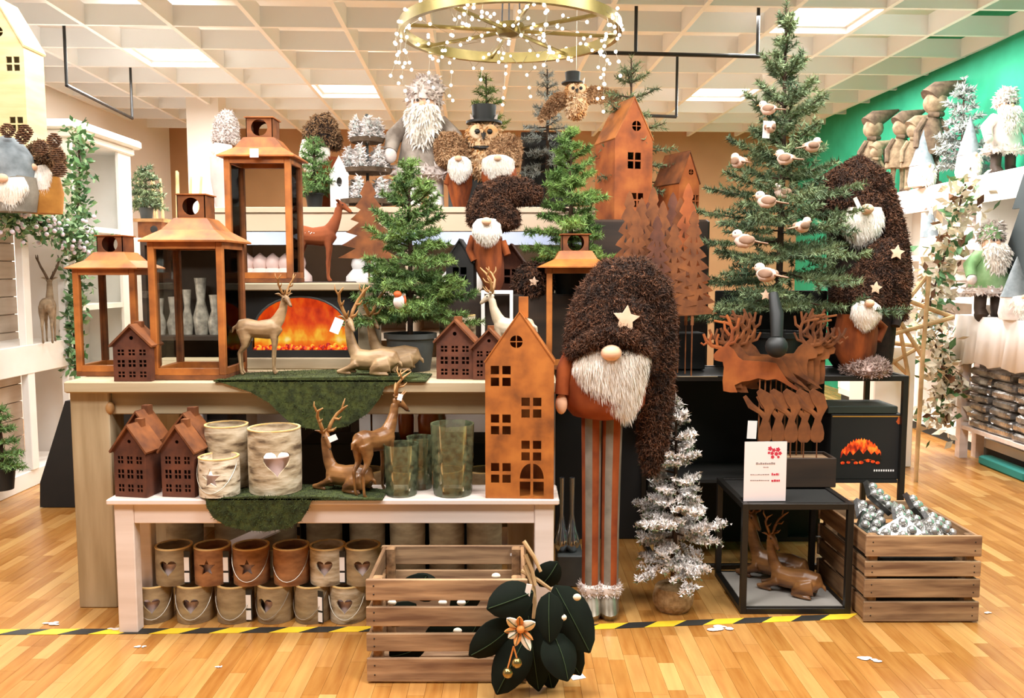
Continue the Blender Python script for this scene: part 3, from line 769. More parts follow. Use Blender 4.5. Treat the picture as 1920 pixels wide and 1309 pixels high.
# ------------------------------------------------------------------ electric fireplace on the table
FY = 3.44; FZ = at(560, 531, FY).z
def fireplace():
    a = at(424, 700, FY).x; b = at(702, 700, FY).x; W = b - a
    t = thing('electric_fireplace', 'limed wooden electric fireplace with glowing orange flames on the table', 'fireplace', (a, FY, ZT + 0.001))
    Hh = FZ - ZT - 0.001; s = scl((0, FY, ZT)); st = mt['stone']; e = 0.064
    MB().bev(0, e, 0, 0.2, 0, Hh - 0.03, 0.003).build('side_post', st, t); MB().bev(W - e, W, 0, 0.2, 0, Hh - 0.03, 0.003).build('side_post', st, t)
    MB().bev(-0.012, W + 0.012, -0.012, 0.22, Hh - 0.03, Hh, 0.004).build('mantel', st, t)
    MB().bev(e, W - e, 0, 0.18, 0, 0.045, 0.003).build('base_board', st, t)
    MB().bb(e, W - e, 0.16, 0.19, 0.045, Hh - 0.03).build('back_board', mt['blackmat'], t)
    # black inner panel with an arched window
    iw = W - 2 * e; cx = W / 2; z0 = 0.045; ht = Hh - 0.03 - z0; r = iw / 2 - 0.035
    arc = [(cx - r, z0 + 0.03)] + [(cx + r, z0 + 0.03)] + [(cx + r * math.cos(a_), z0 + 0.06 + (ht - 0.085) * math.sin(a_) ** 0.8) for a_ in np.linspace(0.02, math.pi - 0.02, 19)]
    MB().plate([(e, z0), (W - e, z0), (W - e, z0 + ht), (e, z0 + ht)], [arc], 0.012).xf(Matrix.Translation((0, 0.03, 0))).build('arched_panel', mt['blackmat'], t)
    rim = MB().loft([(p[0], 0.03, p[1]) for p in arc[2:]], 0.005, 6).build('arch_rim', mt['potgrey'], t)
    fo = MB().bb(0, 2 * r + 0.01, 0, 0.004, 0, ht - 0.03).build('flame_screen', mt['flame'], t); fo.location = (cx - r - 0.005, 0.08, z0 + 0.025)
    em = M('ember bed', '#ff8a1e', '#7d0f04', 55, 0.7, emit=0.9, lo=0.42, hi=0.6, c3='#e8380c')
    m = MB(); rr = random.Random(4)
    for i in range(26):
        m.ell((cx - r + (i + 0.5) * 2 * r / 26, 0.06 + rr.uniform(-0.012, 0.01), z0 + 0.03 + rr.uniform(0, 0.012)), (rr.uniform(0.008, 0.014), 0.01, rr.uniform(0.01, 0.018)), 6, 4)
    m.build('ember_bed', em, t)['kind'] = 'stuff'
fireplace()

# ------------------------------------------------------------------ lanterns
def lantern(label, px0, px1, pbase, ptop, Y, z, body_frac=0.7, chim=0.33, depth=None, mats=('rust3', 'rust4'), rz=0.0, over=0.16):
    """px0/px1: outer edges of the glazed body; pbase, ptop image rows of base and chimney top"""
    s = scl((0, Y, z + 0.2)); W = (px1 - px0) * s; Ht = (pbase - ptop) * s; D = depth or W * 0.95
    cx = at((px0 + px1) / 2, pbase, Y).x
    t = thing('rusty_lantern', label, 'lantern', (cx, Y + D / 2, z), rz)
    A, B = mt[mats[0]], mt[mats[1]]; hb = Ht * body_frac; e = 0.016 + W * 0.03
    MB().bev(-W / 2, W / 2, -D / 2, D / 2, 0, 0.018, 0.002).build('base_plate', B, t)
    for sx in (-1, 1):
        for sy in (-1, 1):
            x = sx * (W / 2 - e / 2); y = sy * (D / 2 - e / 2)
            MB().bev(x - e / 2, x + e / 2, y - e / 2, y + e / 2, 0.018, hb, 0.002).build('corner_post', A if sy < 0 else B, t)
    for sy in (-1, 1):
        y = sy * (D / 2 - e / 2)
        for z0 in (0.018, hb - e): MB().bb(-W / 2 + e, W / 2 - e, y - e / 2, y + e / 2, z0, z0 + e).build('frame_rail', A, t)
        MB().bb(-W / 2 + e, W / 2 - e, y - 0.001, y + 0.001, 0.018 + e, hb - e).build('glass_pane', mt['glass'], t)
    for sx in (-1, 1):
        x = sx * (W / 2 - e / 2)
        for z0 in (0.018, hb - e): MB().bb(x - e / 2, x + e / 2, -D / 2 + e, D / 2 - e, z0, z0 + e).build('frame_rail', A, t)
        MB().bb(x - 0.001, x + 0.001, -D / 2 + e, D / 2 - e, 0.018 + e, hb - e).build('glass_pane', mt['glass'], t)
    # hipped roof: eave slab, concave slope up to the chimney
    ov = W * over / 2; cw = W * chim / 2; hc = (Ht - hb) * 0.48; hr = Ht - hb - hc
    prof = [(W / 2 + ov, D / 2 + ov, hb), (W / 2 + ov, D / 2 + ov, hb + hr * 0.07), (W / 2 + ov * 0.55, D / 2 + ov * 0.55, hb + hr * 0.15), (W * 0.36, D * 0.36, hb + hr * 0.5), (cw * 1.2, cw * 1.2, hb + hr * 0.97), (cw * 1.05, cw * 1.05, hb + hr)]
    m = MB(); vs = []; fs = []
    for (a, b, zz) in prof: vs += [(-a, -b, zz), (a, -b, zz), (a, b, zz), (-a, b, zz)]
    for i in range(len(prof) - 1):
        for k in range(4): fs.append((i * 4 + k, i * 4 + (k + 1) % 4, i * 4 + 4 + (k + 1) % 4, i * 4 + 4 + k))
    fs += [(3, 2, 1, 0), tuple(range(len(prof) * 4 - 4, len(prof) * 4))]
    roof = m.add(vs, fs).build('roof', A, t)
    # chimney box with round holes through front and back
    zc = hb + hr; ch = hc; hole = [(cw * 0.62 * math.cos(a), zc + ch * 0.5 + cw * 0.62 * math.sin(a)) for a in np.linspace(0, 2 * math.pi, 21)[:-1]]
    c = MB()
    for y in (-cw, cw - 0.003):
        c2 = MB().plate([(-cw, zc), (cw, zc), (cw, zc + ch), (-cw, zc + ch)], [hole], 0.003); c2.xf(Matrix.Translation((0, y, 0))); c.add(c2.v, c2.f)
    c.bb(-cw, -cw + 0.003, -cw, cw, zc, zc + ch); c.bb(cw - 0.003, cw, -cw, cw, zc, zc + ch)
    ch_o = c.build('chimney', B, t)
    MB().bb(-cw * 1.12, cw * 1.12, -cw * 1.12, cw * 1.12, zc + ch, zc + ch + 0.004).build('chimney_cap', A, ch_o)
    return t
lantern('smallest rusty lantern standing at the left end of the pine table', 143, 260, 708, 444, 3.2, ZT + 0.001, 0.765, 0.42)
lantern('tall rusty glass lantern standing beside the electric fireplace', 284, 424, 713, 364, 3.09, ZT + 0.001, 0.742, 0.38)
lantern('rusty lantern standing highest on the mantel of the fireplace', 425, 549, 525, 216, 3.46, FZ + 0.001, 0.757, 0.4, depth=0.2)
lantern('rusty lantern with wide roof behind the brown furry gnome hat', 1024, 1136, 700, 446, 3.42, ZT + 0.001, 0.755, 0.46, over=0.28)
# a paper tag hanging on the top lantern roof
q = at(470, 284, 3.38)
o = MB().bb(-0.017, 0.017, -0.001, 0.001, -0.017, 0.017).build('price_tag', mt['paper']); o.location = (q.x, 3.425, q.z)
tag(o, 'white square price tag on the roof of the highest lantern', 'price tag')

# ------------------------------------------------------------------ houses
def win4(cx, cz, w, h, g):
    a = (w - g) / 2; b = (h - g) / 2
    return [[(cx + sx, cz + sz), (cx + sx + a, cz + sz), (cx + sx + a, cz + sz + b), (cx + sx, cz + sz + b)] for sx in (-w / 2, g / 2) for sz in (-h / 2, g / 2)]
def round4(cx, cz, r, g):
    out = []
    for qd in range(4):
        a0 = qd * math.pi / 2; o = Vector((math.cos(a0 + math.pi / 4), math.sin(a0 + math.pi / 4))) * g * 0.7
        pts = [(cx + o.x, cz + o.y)] + [(cx + o.x + (r - g) * math.cos(a), cz + o.y + (r - g) * math.sin(a)) for a in np.linspace(a0, a0 + math.pi / 2, 6)]
        out.append(pts)
    return out
def arch_door(cx, z0, w, h, g):
    a = (w - g) / 2; out = []
    hb = h * 0.52
    for sx in (-1, 1):
        xi = cx + sx * g / 2; xo = cx + sx * w / 2
        out.append([(xi, z0), (xo, z0), (xo, z0 + hb - g / 2), (xi, z0 + hb - g / 2)])
        out.append([(xi, z0 + hb + g / 2), (xo, z0 + hb + g / 2)] + [(cx + sx * (g / 2 + a * math.cos(t)), z0 + hb + g / 2 + (h - hb) * math.sin(t)) for t in np.linspace(0.15, math.pi / 2, 7)])
    return out
def house(name, label, loc, W, eave, ridge, D, holes, mats, rz=0.0, th=0.004, roof_over=0.0, roof_th=0.004, chimney=None, group=None, rib=0):
    t = thing(name, label, 'house lantern', loc, rz, group); A, Rf = mats
    out = [(-W / 2, 0), (W / 2, 0), (W / 2, eave), (0, ridge), (-W / 2, eave)]
    MB().plate(out, holes, th).build('front_wall', A, t)
    MB().plate(out, (), th).xf(Matrix.Translation((0, D - th, 0))).build('back_wall', A, t)
    for x in (-W / 2, W / 2 - th): MB().bb(x, x + th, th, D - th, 0, eave).build('side_wall', A, t)
    sl = math.atan2(ridge - eave, W / 2); L = math.hypot(W / 2, ridge - eave)
    for s in (-1, 1):
        m = MB(); e = roof_over
        q = [(s * (-0.0005), ridge), (s * (W / 2 + e * math.cos(sl)), eave - e * math.sin(sl)), (s * (W / 2 + e * math.cos(sl) + roof_th * math.sin(sl) * 0.6), eave - e * math.sin(sl) + roof_th), (s * (-0.0005), ridge + roof_th * 1.3)]
        vs = [(a, -e, b) for a, b in q] + [(a, D + e, b) for a, b in q]
        m.add(vs, [(0, 1, 2, 3), (7, 6, 5, 4), (0, 4, 5, 1), (1, 5, 6, 2), (2, 6, 7, 3), (3, 7, 4, 0)])
        ro = m.build('roof_panel', Rf, t, fix=True)
        if rib:
            for k in range(rib):
                u = (k + 0.5) / rib
                x = s * (W / 2) * u; z = ridge - (ridge - eave) * u + roof_th * 1.2
                MB().bb(x - 0.002, x + 0.002, -e, D + e, z - 0.001, z + 0.003).build('roof_rib', Rf, ro)
    MB().bb(-W / 2 + th, W / 2 - th, th, D - th, 0, th).build('bottom', A, t)
    if chimney:
        cx, cw, c0, c1, cy = chimney
        MB().bb(cx - cw / 2, cx + cw / 2, cy, cy + cw, c0, c1).build('chimney', Rf, t)
    return t
def tall_house():
    Y = 2.86; p = at(976, 933, Y); s = scl(p); z = ZB + 0.001
    W = 128 * s; eave = (933 - 676) * s; ridge = (933 - 583) * s
    def wc(px, py): return ((px - 974) * s, (933 - py) * s)
    hs = []
    for (x, y) in ((939, 702), (939, 793), (939, 885), (996, 761), (996, 842)): hs += win4(*wc(x, y), 37 * s, 38 * s, 6 * s)
    hs += round4(*wc(968, 638), 12.5 * s, 1.7 * s)
    hs += arch_door(wc(997, 0)[0], 3 * s, 45 * s, 61 * s, 5 * s)
    t = house('tall_metal_house', 'tall orange rusty metal house with arched door on the bench end', (at(974, 933, Y).x, Y + 0.002, z), W, eave, ridge, 0.12, hs, (mt['rust3'], mt['rust3']), rz=-0.05, roof_over=0.003)
    MB().bb(-0.004, 0.028, 0.02, 0.05, ridge - 0.02, ridge + 0.05).build('chimney', mt['rust3'], t)
tall_house()
def small_house(label, px, pyb, pyt, wpx, Y, z, rz=0.0, group='small brown rusty houses', dep=0.085):
    s = scl((0, Y, z + 0.1)); p = at(px, pyb, Y); W = wpx * s; Ht = (pyb - pyt) * s
    eave = Ht * 0.63; ridge = Ht * 0.95; hs = []
    for r in range(3):
        for c in range(3):
            x = (c - 1) * W * 0.29; zz = Ht * (0.12 + 0.19 * r)
            if r == 1: hs += win4(x, zz, W * 0.19, Ht * 0.12, W * 0.035)
            else:
                hs += win4(x, zz, W * 0.17, Ht * 0.1, W * 0.03)
    rr = W * 0.055; hs.append([(rr * math.cos(a), Ht * 0.75 + rr * math.sin(a)) for a in np.linspace(0, 2 * math.pi, 11)[:-1]])
    return house('small_metal_house', label, (p.x, Y, z), W, eave, ridge, dep, hs, (mt['rust2'], mt['rust4']), rz, 0.003, 0.012, 0.007, (W * 0.02, W * 0.2, ridge - 0.02, ridge + Ht * 0.07, dep * 0.6), group)
small_house('small brown rusty house standing between the two left lanterns', 249, 719, 610, 70, 3.055, ZT + 0.001)
small_house('small brown rusty house on the table beside the tall orange house', 853, 711, 597, 70, 3.12, ZT + 0.001, -0.1)
small_house('small brown rusty house half hidden behind the tall orange house', 917, 713, 615, 60, 3.1, ZT + 0.001, -0.05)
small_house('leftmost small brown rusty house at the front of the bench', 246, 931, 790, 66, 2.88, ZB + 0.001, -0.18)
small_house('small brown rusty house at the bench back, behind the leftmost one', 262, 905, 752, 72, 2.985, ZB + 0.001, -0.18, dep=0.07)
small_house('small brown rusty house on the bench front beside the birch bucket', 335, 932, 792, 64, 2.88, ZB + 0.001, -0.1)
small_house('small brown rusty house on the bench back with ridged roof on right', 350, 905, 756, 78, 2.985, ZB + 0.001, -0.12, dep=0.07)

# back plinth carrying the big rusty houses
ZP = at(1170, 412, 3.98).z
tag(MB().bev(at(1100, 412, 3.98).x, at(1330, 412, 3.98).x, 3.96, 4.3, 0, ZP, 0.01).build('plinth', mt['darkwood']), 'dark wooden plinth behind the rusty tree silhouettes', 'plinth')
def back_house():
    Y = 4.0; s = scl((0, Y, 1.8)); z = ZP + 0.001
    def wc(px, py): return ((px - 1187) * s, (412 - py) * s)
    hs = win4(*wc(1188, 302), 27 * s, 30 * s, 3 * s) + round4(*wc(1192, 238), 10 * s, 1.4 * s) + win4(*wc(1195, 375), 25 * s, 26 * s, 3 * s)
    t = house('tall_metal_house', 'tall orange rusty metal house towering behind the rusty tree silhouettes', (at(1187, 412, Y).x, Y, z), 78 * s, (412 - 262) * s, (412 - 186) * s, 0.22, hs, (mt['rust'], mt['rust3']), rz=0.32, roof_over=0.004)
    Y = 4.02; s = scl((0, Y, 1.7))
    def wc2(px, py): return ((px - 1290) * s, (412 - py) * s)
    hs = win4(*wc2(1305, 376), 15 * s, 22 * s, 2.5 * s) + round4(*wc2(1294, 323), 6 * s, 0.9 * s)
    house('metal_house', 'lower rusty metal house with skylight left of the tall fir', (at(1291, 412, Y).x, Y, z), 46 * s, (412 - 343) * s, (412 - 285) * s, 0.2, hs, (mt['rust'], mt['rust4']), rz=0.42, roof_over=0.006)
back_house()
# ------------------------------------------------------------------ firs
def fir(name, label, cat, loc, h, rad, nmat, rad_max=9, zj=0.2, seed=1, whorls=11, per=7, nl=0.02, nw=0.003, dens=420, zlo=0.08, droop=0.25, top=1.0, twigs=5, trunk_r=0.012, pot=None, snow=None, power=0.85, up=0.55, group=None, tipup=0.25):
    rng = np.random.default_rng(seed); t = thing(name, label, cat, loc, 0, group)
    segs = []; br = MB()
    z0 = 0.0
    if pot:
        pm, pr, ph = pot
        MB().lathe([(pr * 0.78, 0), (pr * 0.95, ph * 0.86), (pr * 1.04, ph * 0.87), (pr * 1.05, ph), (pr * 0.93, ph), (pr * 0.9, ph * 0.9), (0.0, ph * 0.88)], 22).build('pot', pm, t, True)
        z0 = ph * 0.85
    H_ = h; rad = min(rad, rad_max)
    MB().loft([(0, 0, z0 * 0.9), (0.004, 0, (z0 + H_) / 2), (0, 0, H_ * 0.985)], [trunk_r, trunk_r * 0.75, trunk_r * 0.25], 7).build('trunk', mt['trunk'], t)
    def addtwig(a, b): segs.append((a, b))
    for wv in range(whorls):
        f = (wv + 0.3) / whorls
        z = z0 + (H_ - z0) * (zlo + (0.97 - zlo) * f)
        L = rad * (1 - f) ** power * top + nl * 0.7
        n = max(4, int(per * (1 - 0.45 * f)))
        a0 = rng.random() * 6.28
        for k in range(n):
            a = a0 + 6.283 * k / n + rng.normal(0, 0.18); Lk = L * rng.uniform(0.66, 1.18)
            el = -droop + (droop + up) * f ** 1.3 + rng.normal(0, 0.08)
            pts = []; p = np.array([0, 0, z + rng.normal(0, zj * (H_ - z0) / whorls)]); ns = 6
            for i in range(ns + 1):
                pts.append(p.copy()); e = el + tipup * (i / ns)
                p = p + np.array([math.cos(a) * math.cos(e), math.sin(a) * math.cos(e), math.sin(e)]) * Lk / ns
            br.loft(pts[::3] , [0.004, 0.003, 0.0015], 4, cap=False)
            for i in range(1, ns): addtwig(pts[i], pts[i + 1])
            # side twigs
            side = np.array([-math.sin(a), math.cos(a), 0]); fwd = unit((pts[-1] - pts[0])[None])[0]
            tw = max(1, int(round(twigs * (1.05 - f) ** 0.5)))
            for i in range(1, tw + 1):
                u = i / (tw + 1); q = pts[0] + 0.0; j = min(int(u * ns), ns - 1); q = pts[j] + (pts[j + 1] - pts[j]) * (u * ns - j)
                tl = Lk * 0.42 * (1.05 - u) + nl
                for s in (-1, 1):
                    d = fwd * rng.uniform(0.5, 0.9) + side * s * rng.uniform(0.5, 0.9) + np.array([0, 0, rng.normal(0.05, 0.18)])
                    d = d / np.linalg.norm(d); addtwig(q, q + d * tl)
    addtwig(np.array([0, 0, H_ * 0.86]), np.array([0, 0, H_]))
    br.build('branches', mt['trunk'], t)['kind'] = 'stuff'
    A = np.array([s[0] for s in segs]); B = np.array([s[1] for s in segs]); Ls = np.linalg.norm(B - A, axis=1)
    cnt = np.maximum(3, (Ls * dens)).astype(int); idx = np.repeat(np.arange(len(segs)), cnt); n = len(idx)
    u = rng.random((n, 1)); P = A[idx] + (B[idx] - A[idx]) * u; ax = unit(B[idx] - A[idx])
    rv = rng.normal(size=(n, 3)); rv = unit(rv - (rv * ax).sum(1, keepdims=True) * ax)
    D = unit(ax * rng.uniform(0.35, 0.9, (n, 1)) + rv + np.array([0, 0, 0.12]))
    Ln = nl * rng.uniform(0.7, 1.25, (n, 1)); S = unit(np.cross(D, rng.normal(size=(n, 3)))) * nw / 2
    T = np.stack([P - S, P + S, P + D * Ln], 1)
    tris_mesh('needles', T, nmat, t)
    if snow is not None:
        # flocking: white clumps of short blades lying on the upper side of the twigs
        m = int(n * snow[1]); pick = rng.choice(n, m)
        Pk = P[pick] + np.array([0, 0, nl * 0.25]) + rng.normal(0, nl * 0.25, (m, 3)); Dk = unit(rng.normal(size=(m, 3)) + np.array([0, 0, 0.8])); Lk = nl * rng.uniform(0.5, 1.1, (m, 1))
        Sk = unit(np.cross(Dk, rng.normal(size=(m, 3)))) * nw * 1.1
        tris_mesh('snow_flock', np.stack([Pk - Sk, Pk + Sk, Pk + Dk * Lk], 1), snow[0], t)
    return t
def fir_px(name, label, px, pbase, ptop, wpx, Y, nmat, zbase=None, **k):
    b = at(px, pbase, Y); z = b.z if zbase is None else zbase
    b.z = z; h = at(px, ptop, Y).z - z; s = scl((0, Y, z + h / 2))
    pot = k.pop('pot', None)
    if pot: pot = (mt[pot[0]], pot[1] * s, pot[2] * s)
    return fir(name, label, 'christmas tree', b, h, wpx * s / 2, nmat, pot=pot, **k)
GOZ = at(700, 388, 4.35).z     # top of the gondola behind
fir_px('potted_fir', 'green fir in grey pot on the table right of the fireplace', 770, 694, 298, 250, 3.42, mt['needle2'], ZT + 0.001, seed=3, whorls=12, per=8, pot=('potgrey', 48, 70), dens=1000, nl=0.023, nw=0.0046, twigs=4, zlo=0.13, power=0.68, up=0.75, tipup=0.4)
fir_px('potted_fir', 'bright green fir standing left of the tall back rusty house', 1068, 552, 238, 165, 3.72, mt['needle'], None, seed=5, whorls=11, per=7, pot=('potblack', 34, 50), dens=1000, nl=0.023, nw=0.0046, zlo=0.1, twigs=4, up=0.75, tipup=0.4, power=0.68)
fir_px('potted_fir', 'tallest fir decked with pinkish birds above the rusty deer', 1455, 705, 2, 395, 3.68, mt['needle3'], RZ + 0.001, seed=8, whorls=15, per=8, pot=('potblack', 50, 75), dens=700, nl=0.025, nw=0.0055, twigs=5, trunk_r=0.016, zlo=0.12, power=0.9, up=0.95, tipup=0.4)
fir_px('snowy_fir', 'small snow-flocked tree with burlap base on the floor', 1262, 1095, 745, 205, 3.08, mt['needle3'], 0.07, seed=12, whorls=11, per=7, dens=420, nl=0.017, nw=0.004, snow=(mt['snowneedle'], 2.6), twigs=3, zlo=0.17, droop=0.25, power=0.75, zj=0.28)
def burlap_base():
    p = on(1256, 1126, 0); s = scl((0, p.y, 0.05))
    m = MB().lathe([(28 * s, 0.001), (36 * s, 12 * s), (37 * s, 28 * s), (32 * s, 44 * s), (20 * s, 50 * s), (0, 50 * s)], 22, wob=lambda a, z: 1 + 0.03 * math.sin(7 * a + z * 60))
    o = m.build('burlap_ball', mt['burlap'], smooth=True); o.location = (at(1262, 1100, 3.08).x, 3.08, 0)
    tag(o, 'round burlap ball base under the small snowy tree', 'tree base')
burlap_base()
fir_px('small_fir', 'bright little fir in black pot behind the highest lantern', 590, 386, 258, 82, 4.42, mt['needle4'], GOZ + 0.001, seed=13, whorls=8, per=6, pot=('potblack', 17, 27), dens=380, nl=0.026, nw=0.006, twigs=3)
fir_px('background_fir', 'dark green fir tip rising behind the furry owl pair', 912, 388, 138, 120, 4.7, mt['needle2'], GOZ + 0.001, seed=15, whorls=9, per=6, pot=('potblack', 20, 30), dens=330, nl=0.026, nw=0.005, twigs=4, zlo=0.2)
fir_px('background_fir', 'sparse fir branches sticking out behind the tall back rusty house', 1180, 412, 105, 175, 4.22, mt['needle3'], ZP + 0.001, seed=17, whorls=8, per=6, dens=330, nl=0.026, nw=0.005, twigs=3, zlo=0.25, power=0.7)
fir_px('background_fir', 'grey frosted fir behind the hanging owl with top hat', 1025, 388, 125, 110, 4.75, mt['frost'], GOZ + 0.001, seed=19, whorls=8, per=6, dens=300, nl=0.026, nw=0.006, twigs=3, zlo=0.3)
fir_px('small_fir', 'small green fir in grey pot by the white bookcase', 275, 410, 312, 66, 6.6, mt['needle3'], None, seed=21, whorls=7, per=6, pot=('potgrey', 13, 20), dens=260, nl=0.035, nw=0.009, twigs=3)
fir_px('frosted_fir', 'grey frosted tree on the right shelf beside the seated santa', 1800, 330, 146, 130, 6.28, mt['frost'], 1.911, seed=23, rad_max=0.2, whorls=8, per=6, dens=220, nl=0.04, nw=0.014, twigs=3, droop=0.1)

# ------------------------------------------------------------------ deer
DEER = {}
def deer_mesh(pose, turn=0.0, headpitch=0.0):
    key = (pose, round(turn, 2), round(headpitch, 2))
    if key in DEER: return DEER[key]
    m = MB(); n = 12
    if pose == 'stand':
        m.loft([(-.45, 0, .88), (-.38, 0, .9), (-.26, 0, .9), (-.05, 0, .87), (.14, 0, .87), (.28, 0, .9), (.37, 0, .95)], [(.05, .06), (.14, .16), (.17, .19), (.155, .17), (.165, .195), (.145, .19), (.08, .12)], n)
        m.loft([(.24, 0, .92), (.36, 0, 1.08), (.44, 0, 1.26), (.47, 0, 1.42)], [(.11, .15), (.09, .12), (.072, .085), (.066, .07)], n)
        for s in (-1, 1):
            m.loft([(.25, s * .08, .84), (.27, s * .09, .62), (.255, s * .09, .44), (.25, s * .09, .4), (.24, s * .09, .12), (.25, s * .09, .06), (.29, s * .09, .0)], [(.07, .09), (.05, .055), (.034, .036), (.036, .038), (.022, .024), (.028, .03), (.03, .035)], 8)
            m.loft([(-.31, s * .08, .88), (-.27, s * .1, .7), (-.29, s * .1, .55), (-.39, s * .1, .42), (-.37, s * .1, .15), (-.36, s * .1, .06), (-.32, s * .1, .0)], [(.1, .14), (.08, .11), (.05, .06), (.035, .04), (.024, .026), (.03, .03), (.03, .038)], 8)
        m.loft([(-.42, 0, .94), (-.5, 0, .9), (-.53, 0, .8)], [.04, .035, .012], 8)
        hp = Vector((.47, 0, 1.42))
    else:
        m.loft([(-.5, 0, .2), (-.43, 0, .26), (-.25, 0, .27), (0, 0, .25), (.2, 0, .26), (.33, 0, .28)], [(.06, .07), (.15, .17), (.18, .2), (.165, .18), (.15, .19), (.09, .12)], n)
        m.loft([(.22, 0, .3), (.32, 0, .5), (.37, 0, .72), (.39, 0, .88)], [(.1, .13), (.08, .1), (.065, .075), (.06, .065)], n)
        for s in (-1, 1):
            m.loft([(.2, s * .1, .2), (.34, s * .12, .12), (.48, s * .12, .07), (.56, s * .12, .05)], [.085, .055, .04, .04], 8)
            m.loft([(.54, s * .12, .05), (.4, s * .13, .03), (.3, s * .14, .03)], [.04, .028, .026], 8)
            m.loft([(-.38, s * .1, .2), (-.22, s * .16, .17), (-.08, s * .19, .08)], [(.12, .17), (.1, .13), (.05, .06)], 8)
            m.loft([(-.06, s * .19, .06), (-.25, s * .21, .035), (-.4, s * .2, .03)], [.045, .03, .028], 8)
        m.loft([(-.48, 0, .26), (-.56, 0, .2), (-.58, 0, .14)], [.04, .035, .015], 8)
        hp = Vector((.39, 0, .88))
    hd = MB(); hd.loft([(-.04, 0, .02), (.02, 0, .055), (.08, 0, .05), (.16, 0, .01), (.23, 0, -.03), (.26, 0, -.045)], [(.05, .06), (.068, .075), (.06, .068), (.042, .048), (.036, .038), (.02, .022)], n)
    for s in (-1, 1): hd.loft([(.0, s * .05, .08), (-.03, s * .12, .13), (-.06, s * .2, .13)], [(.02, .018), (.022, .045), (.008, .008)], 8)
    an = MB()
    for s in (-1, 1):
        an.loft([(.0, s * .035, .1), (-.07, s * .1, .24), (-.1, s * .18, .4), (-.04, s * .23, .56), (.06, s * .22, .7)], [.034, .032, .028, .023, .009], 7)
        an.loft([(.0, s * .045, .13), (.08, s * .08, .2), (.12, s * .09, .3)], [.025, .02, .006], 6)
        an.loft([(-.085, s * .14, .32), (.02, s * .17, .38), (.06, s * .17, .47)], [.023, .019, .006], 6)
        an.loft([(-.06, s * .215, .5), (-.14, s * .27, .6), (-.15, s * .28, .68)], [.02, .016, .006], 6)
    Mx = Matrix.Translation(hp) @ Matrix.Rotation(turn, 4, 'Z') @ Matrix.Rotation(headpitch, 4, 'Y')
    hd.xf(Mx); an.xf(Mx); m.add(hd.v, hd.f)
    me = m.mesh('deer_tmp'); o = bpy.data.objects.new('deer_tmp', me); COL.objects.link(o)
    r = o.modifiers.new('r', 'REMESH'); r.mode = 'VOXEL'; r.voxel_size = 0.012
    sm = o.modifiers.new('s', 'SMOOTH'); sm.iterations = 16; sm.factor = 0.5
    dg = bpy.context.evaluated_depsgraph_get(); body = bpy.data.meshes.new_from_object(o.evaluated_get(dg))
    bpy.data.objects.remove(o); body.shade_smooth(); am = an.mesh('antlers'); am.shade_smooth()
    DEER[key] = (body, am, Mx); return DEER[key]
def deer(name, label, pose, px, pbase, Y, z, hpx, rz, turn=0.0, hp=0.1, mats=('deer', 'antler'), ascale=1.0, antlers=True, group=None, flip=1):
    """hpx: image height from base to head top (1.52 stand / 0.98 lying)"""
    body, am, Mx = deer_mesh(pose, turn, hp)
    s = scl((0, Y, z + 0.1)) * hpx / (1.55 if pose == 'stand' else 1.0)
    p = at(px, pbase, Y); t = thing(name, label, 'deer figurine', (p.x, Y, z), rz, group)
    b = body.copy(); b.name = 'body'; b.transform(Matrix.Scale(s, 4)); b.materials.clear(); b.materials.append(mt[mats[0]]); link('body', b, t)
    if antlers:
        c = Mx @ Vector((0, 0, .1)); a = am.copy(); a.name = 'antlers'
        a.transform(Matrix.Scale(s, 4) @ Matrix.Translation(c) @ Matrix.Scale(ascale, 4) @ Matrix.Translation(-c)); a.materials.clear(); a.materials.append(mt[mats[1]]); link('antlers', a, t)
    hd = Mx
    for sgn in (-1, 1):
        e = hd @ Vector((.07, sgn * .062, .07)); MB().ell(tuple(e), .013, 8, 5).build('eye', mt['black'], t, scale=s)
    e = hd @ Vector((.265, 0, -.04)); MB().ell(tuple(e), (.016, .02, .014), 8, 5).build('nose', mt['black'], t, scale=s)
    return t
PI = math.pi
deer('standing_deer', 'tan standing deer before the glowing fireplace', 'stand', 490, 698, 3.22, ZT + 0.008, 150, 0.12, -0.9, 0.25, ascale=0.72)
deer('lying_deer', 'tan antlered deer lying before the fireplace, white tag on its neck', 'lie', 694, 697, 3.2, ZT + 0.008, 108, PI - 0.18, PI - 0.75, 0.35, flip=1)
deer('lying_deer', 'tan antlered deer lying just behind the tagged one', 'lie', 735, 690, 3.33, ZT + 0.008, 104, PI - 0.1, PI - 0.6, 0.3)
deer('lying_deer', 'glossy brown antlered deer lying on the bench behind the standing stag', 'lie', 648, 925, 2.96, ZB + 0.004, 112, PI - 0.35, PI - 0.55, 0.55, ('deer2', 'antler'))
deer('standing_stag', 'glossy brown stag standing on the bench with its rump to us', 'stand', 705, 930, 2.93, ZB + 0.001, 178, 0.95, -0.7, 0.35, ('deer2', 'antler'), 0.85)
deer('standing_deer', 'pale deer with snowy back behind the tall orange house', 'stand', 962, 700, 3.3, ZT + 0.003, 150, PI - 0.5, 0.25, 0.2, ('deer3', 'antler'), 0.9)
deer('lying_deer', 'front of two brown deer lying inside the black cube', 'lie', 1482, 1140, KY + 0.15, 0.025, 108, PI - 0.6, PI - 0.55, 0.35, ('deer2', 'deer2'), 0.8)
deer('lying_deer', 'rear of two brown deer lying inside the black cube', 'lie', 1450, 1115, KY + 0.28, 0.025, 124, PI - 0.7, PI - 0.5, 0.35, ('deer2', 'deer2'), 0.8)
deer('thin_deer', 'slender greyish deer with long antlers on the left white shelf', 'stand', 92, 612, 5.12, 0.831, 120, PI * 0.62, 0.2, 0.1, ('linen', 'linendark'), 1.0)
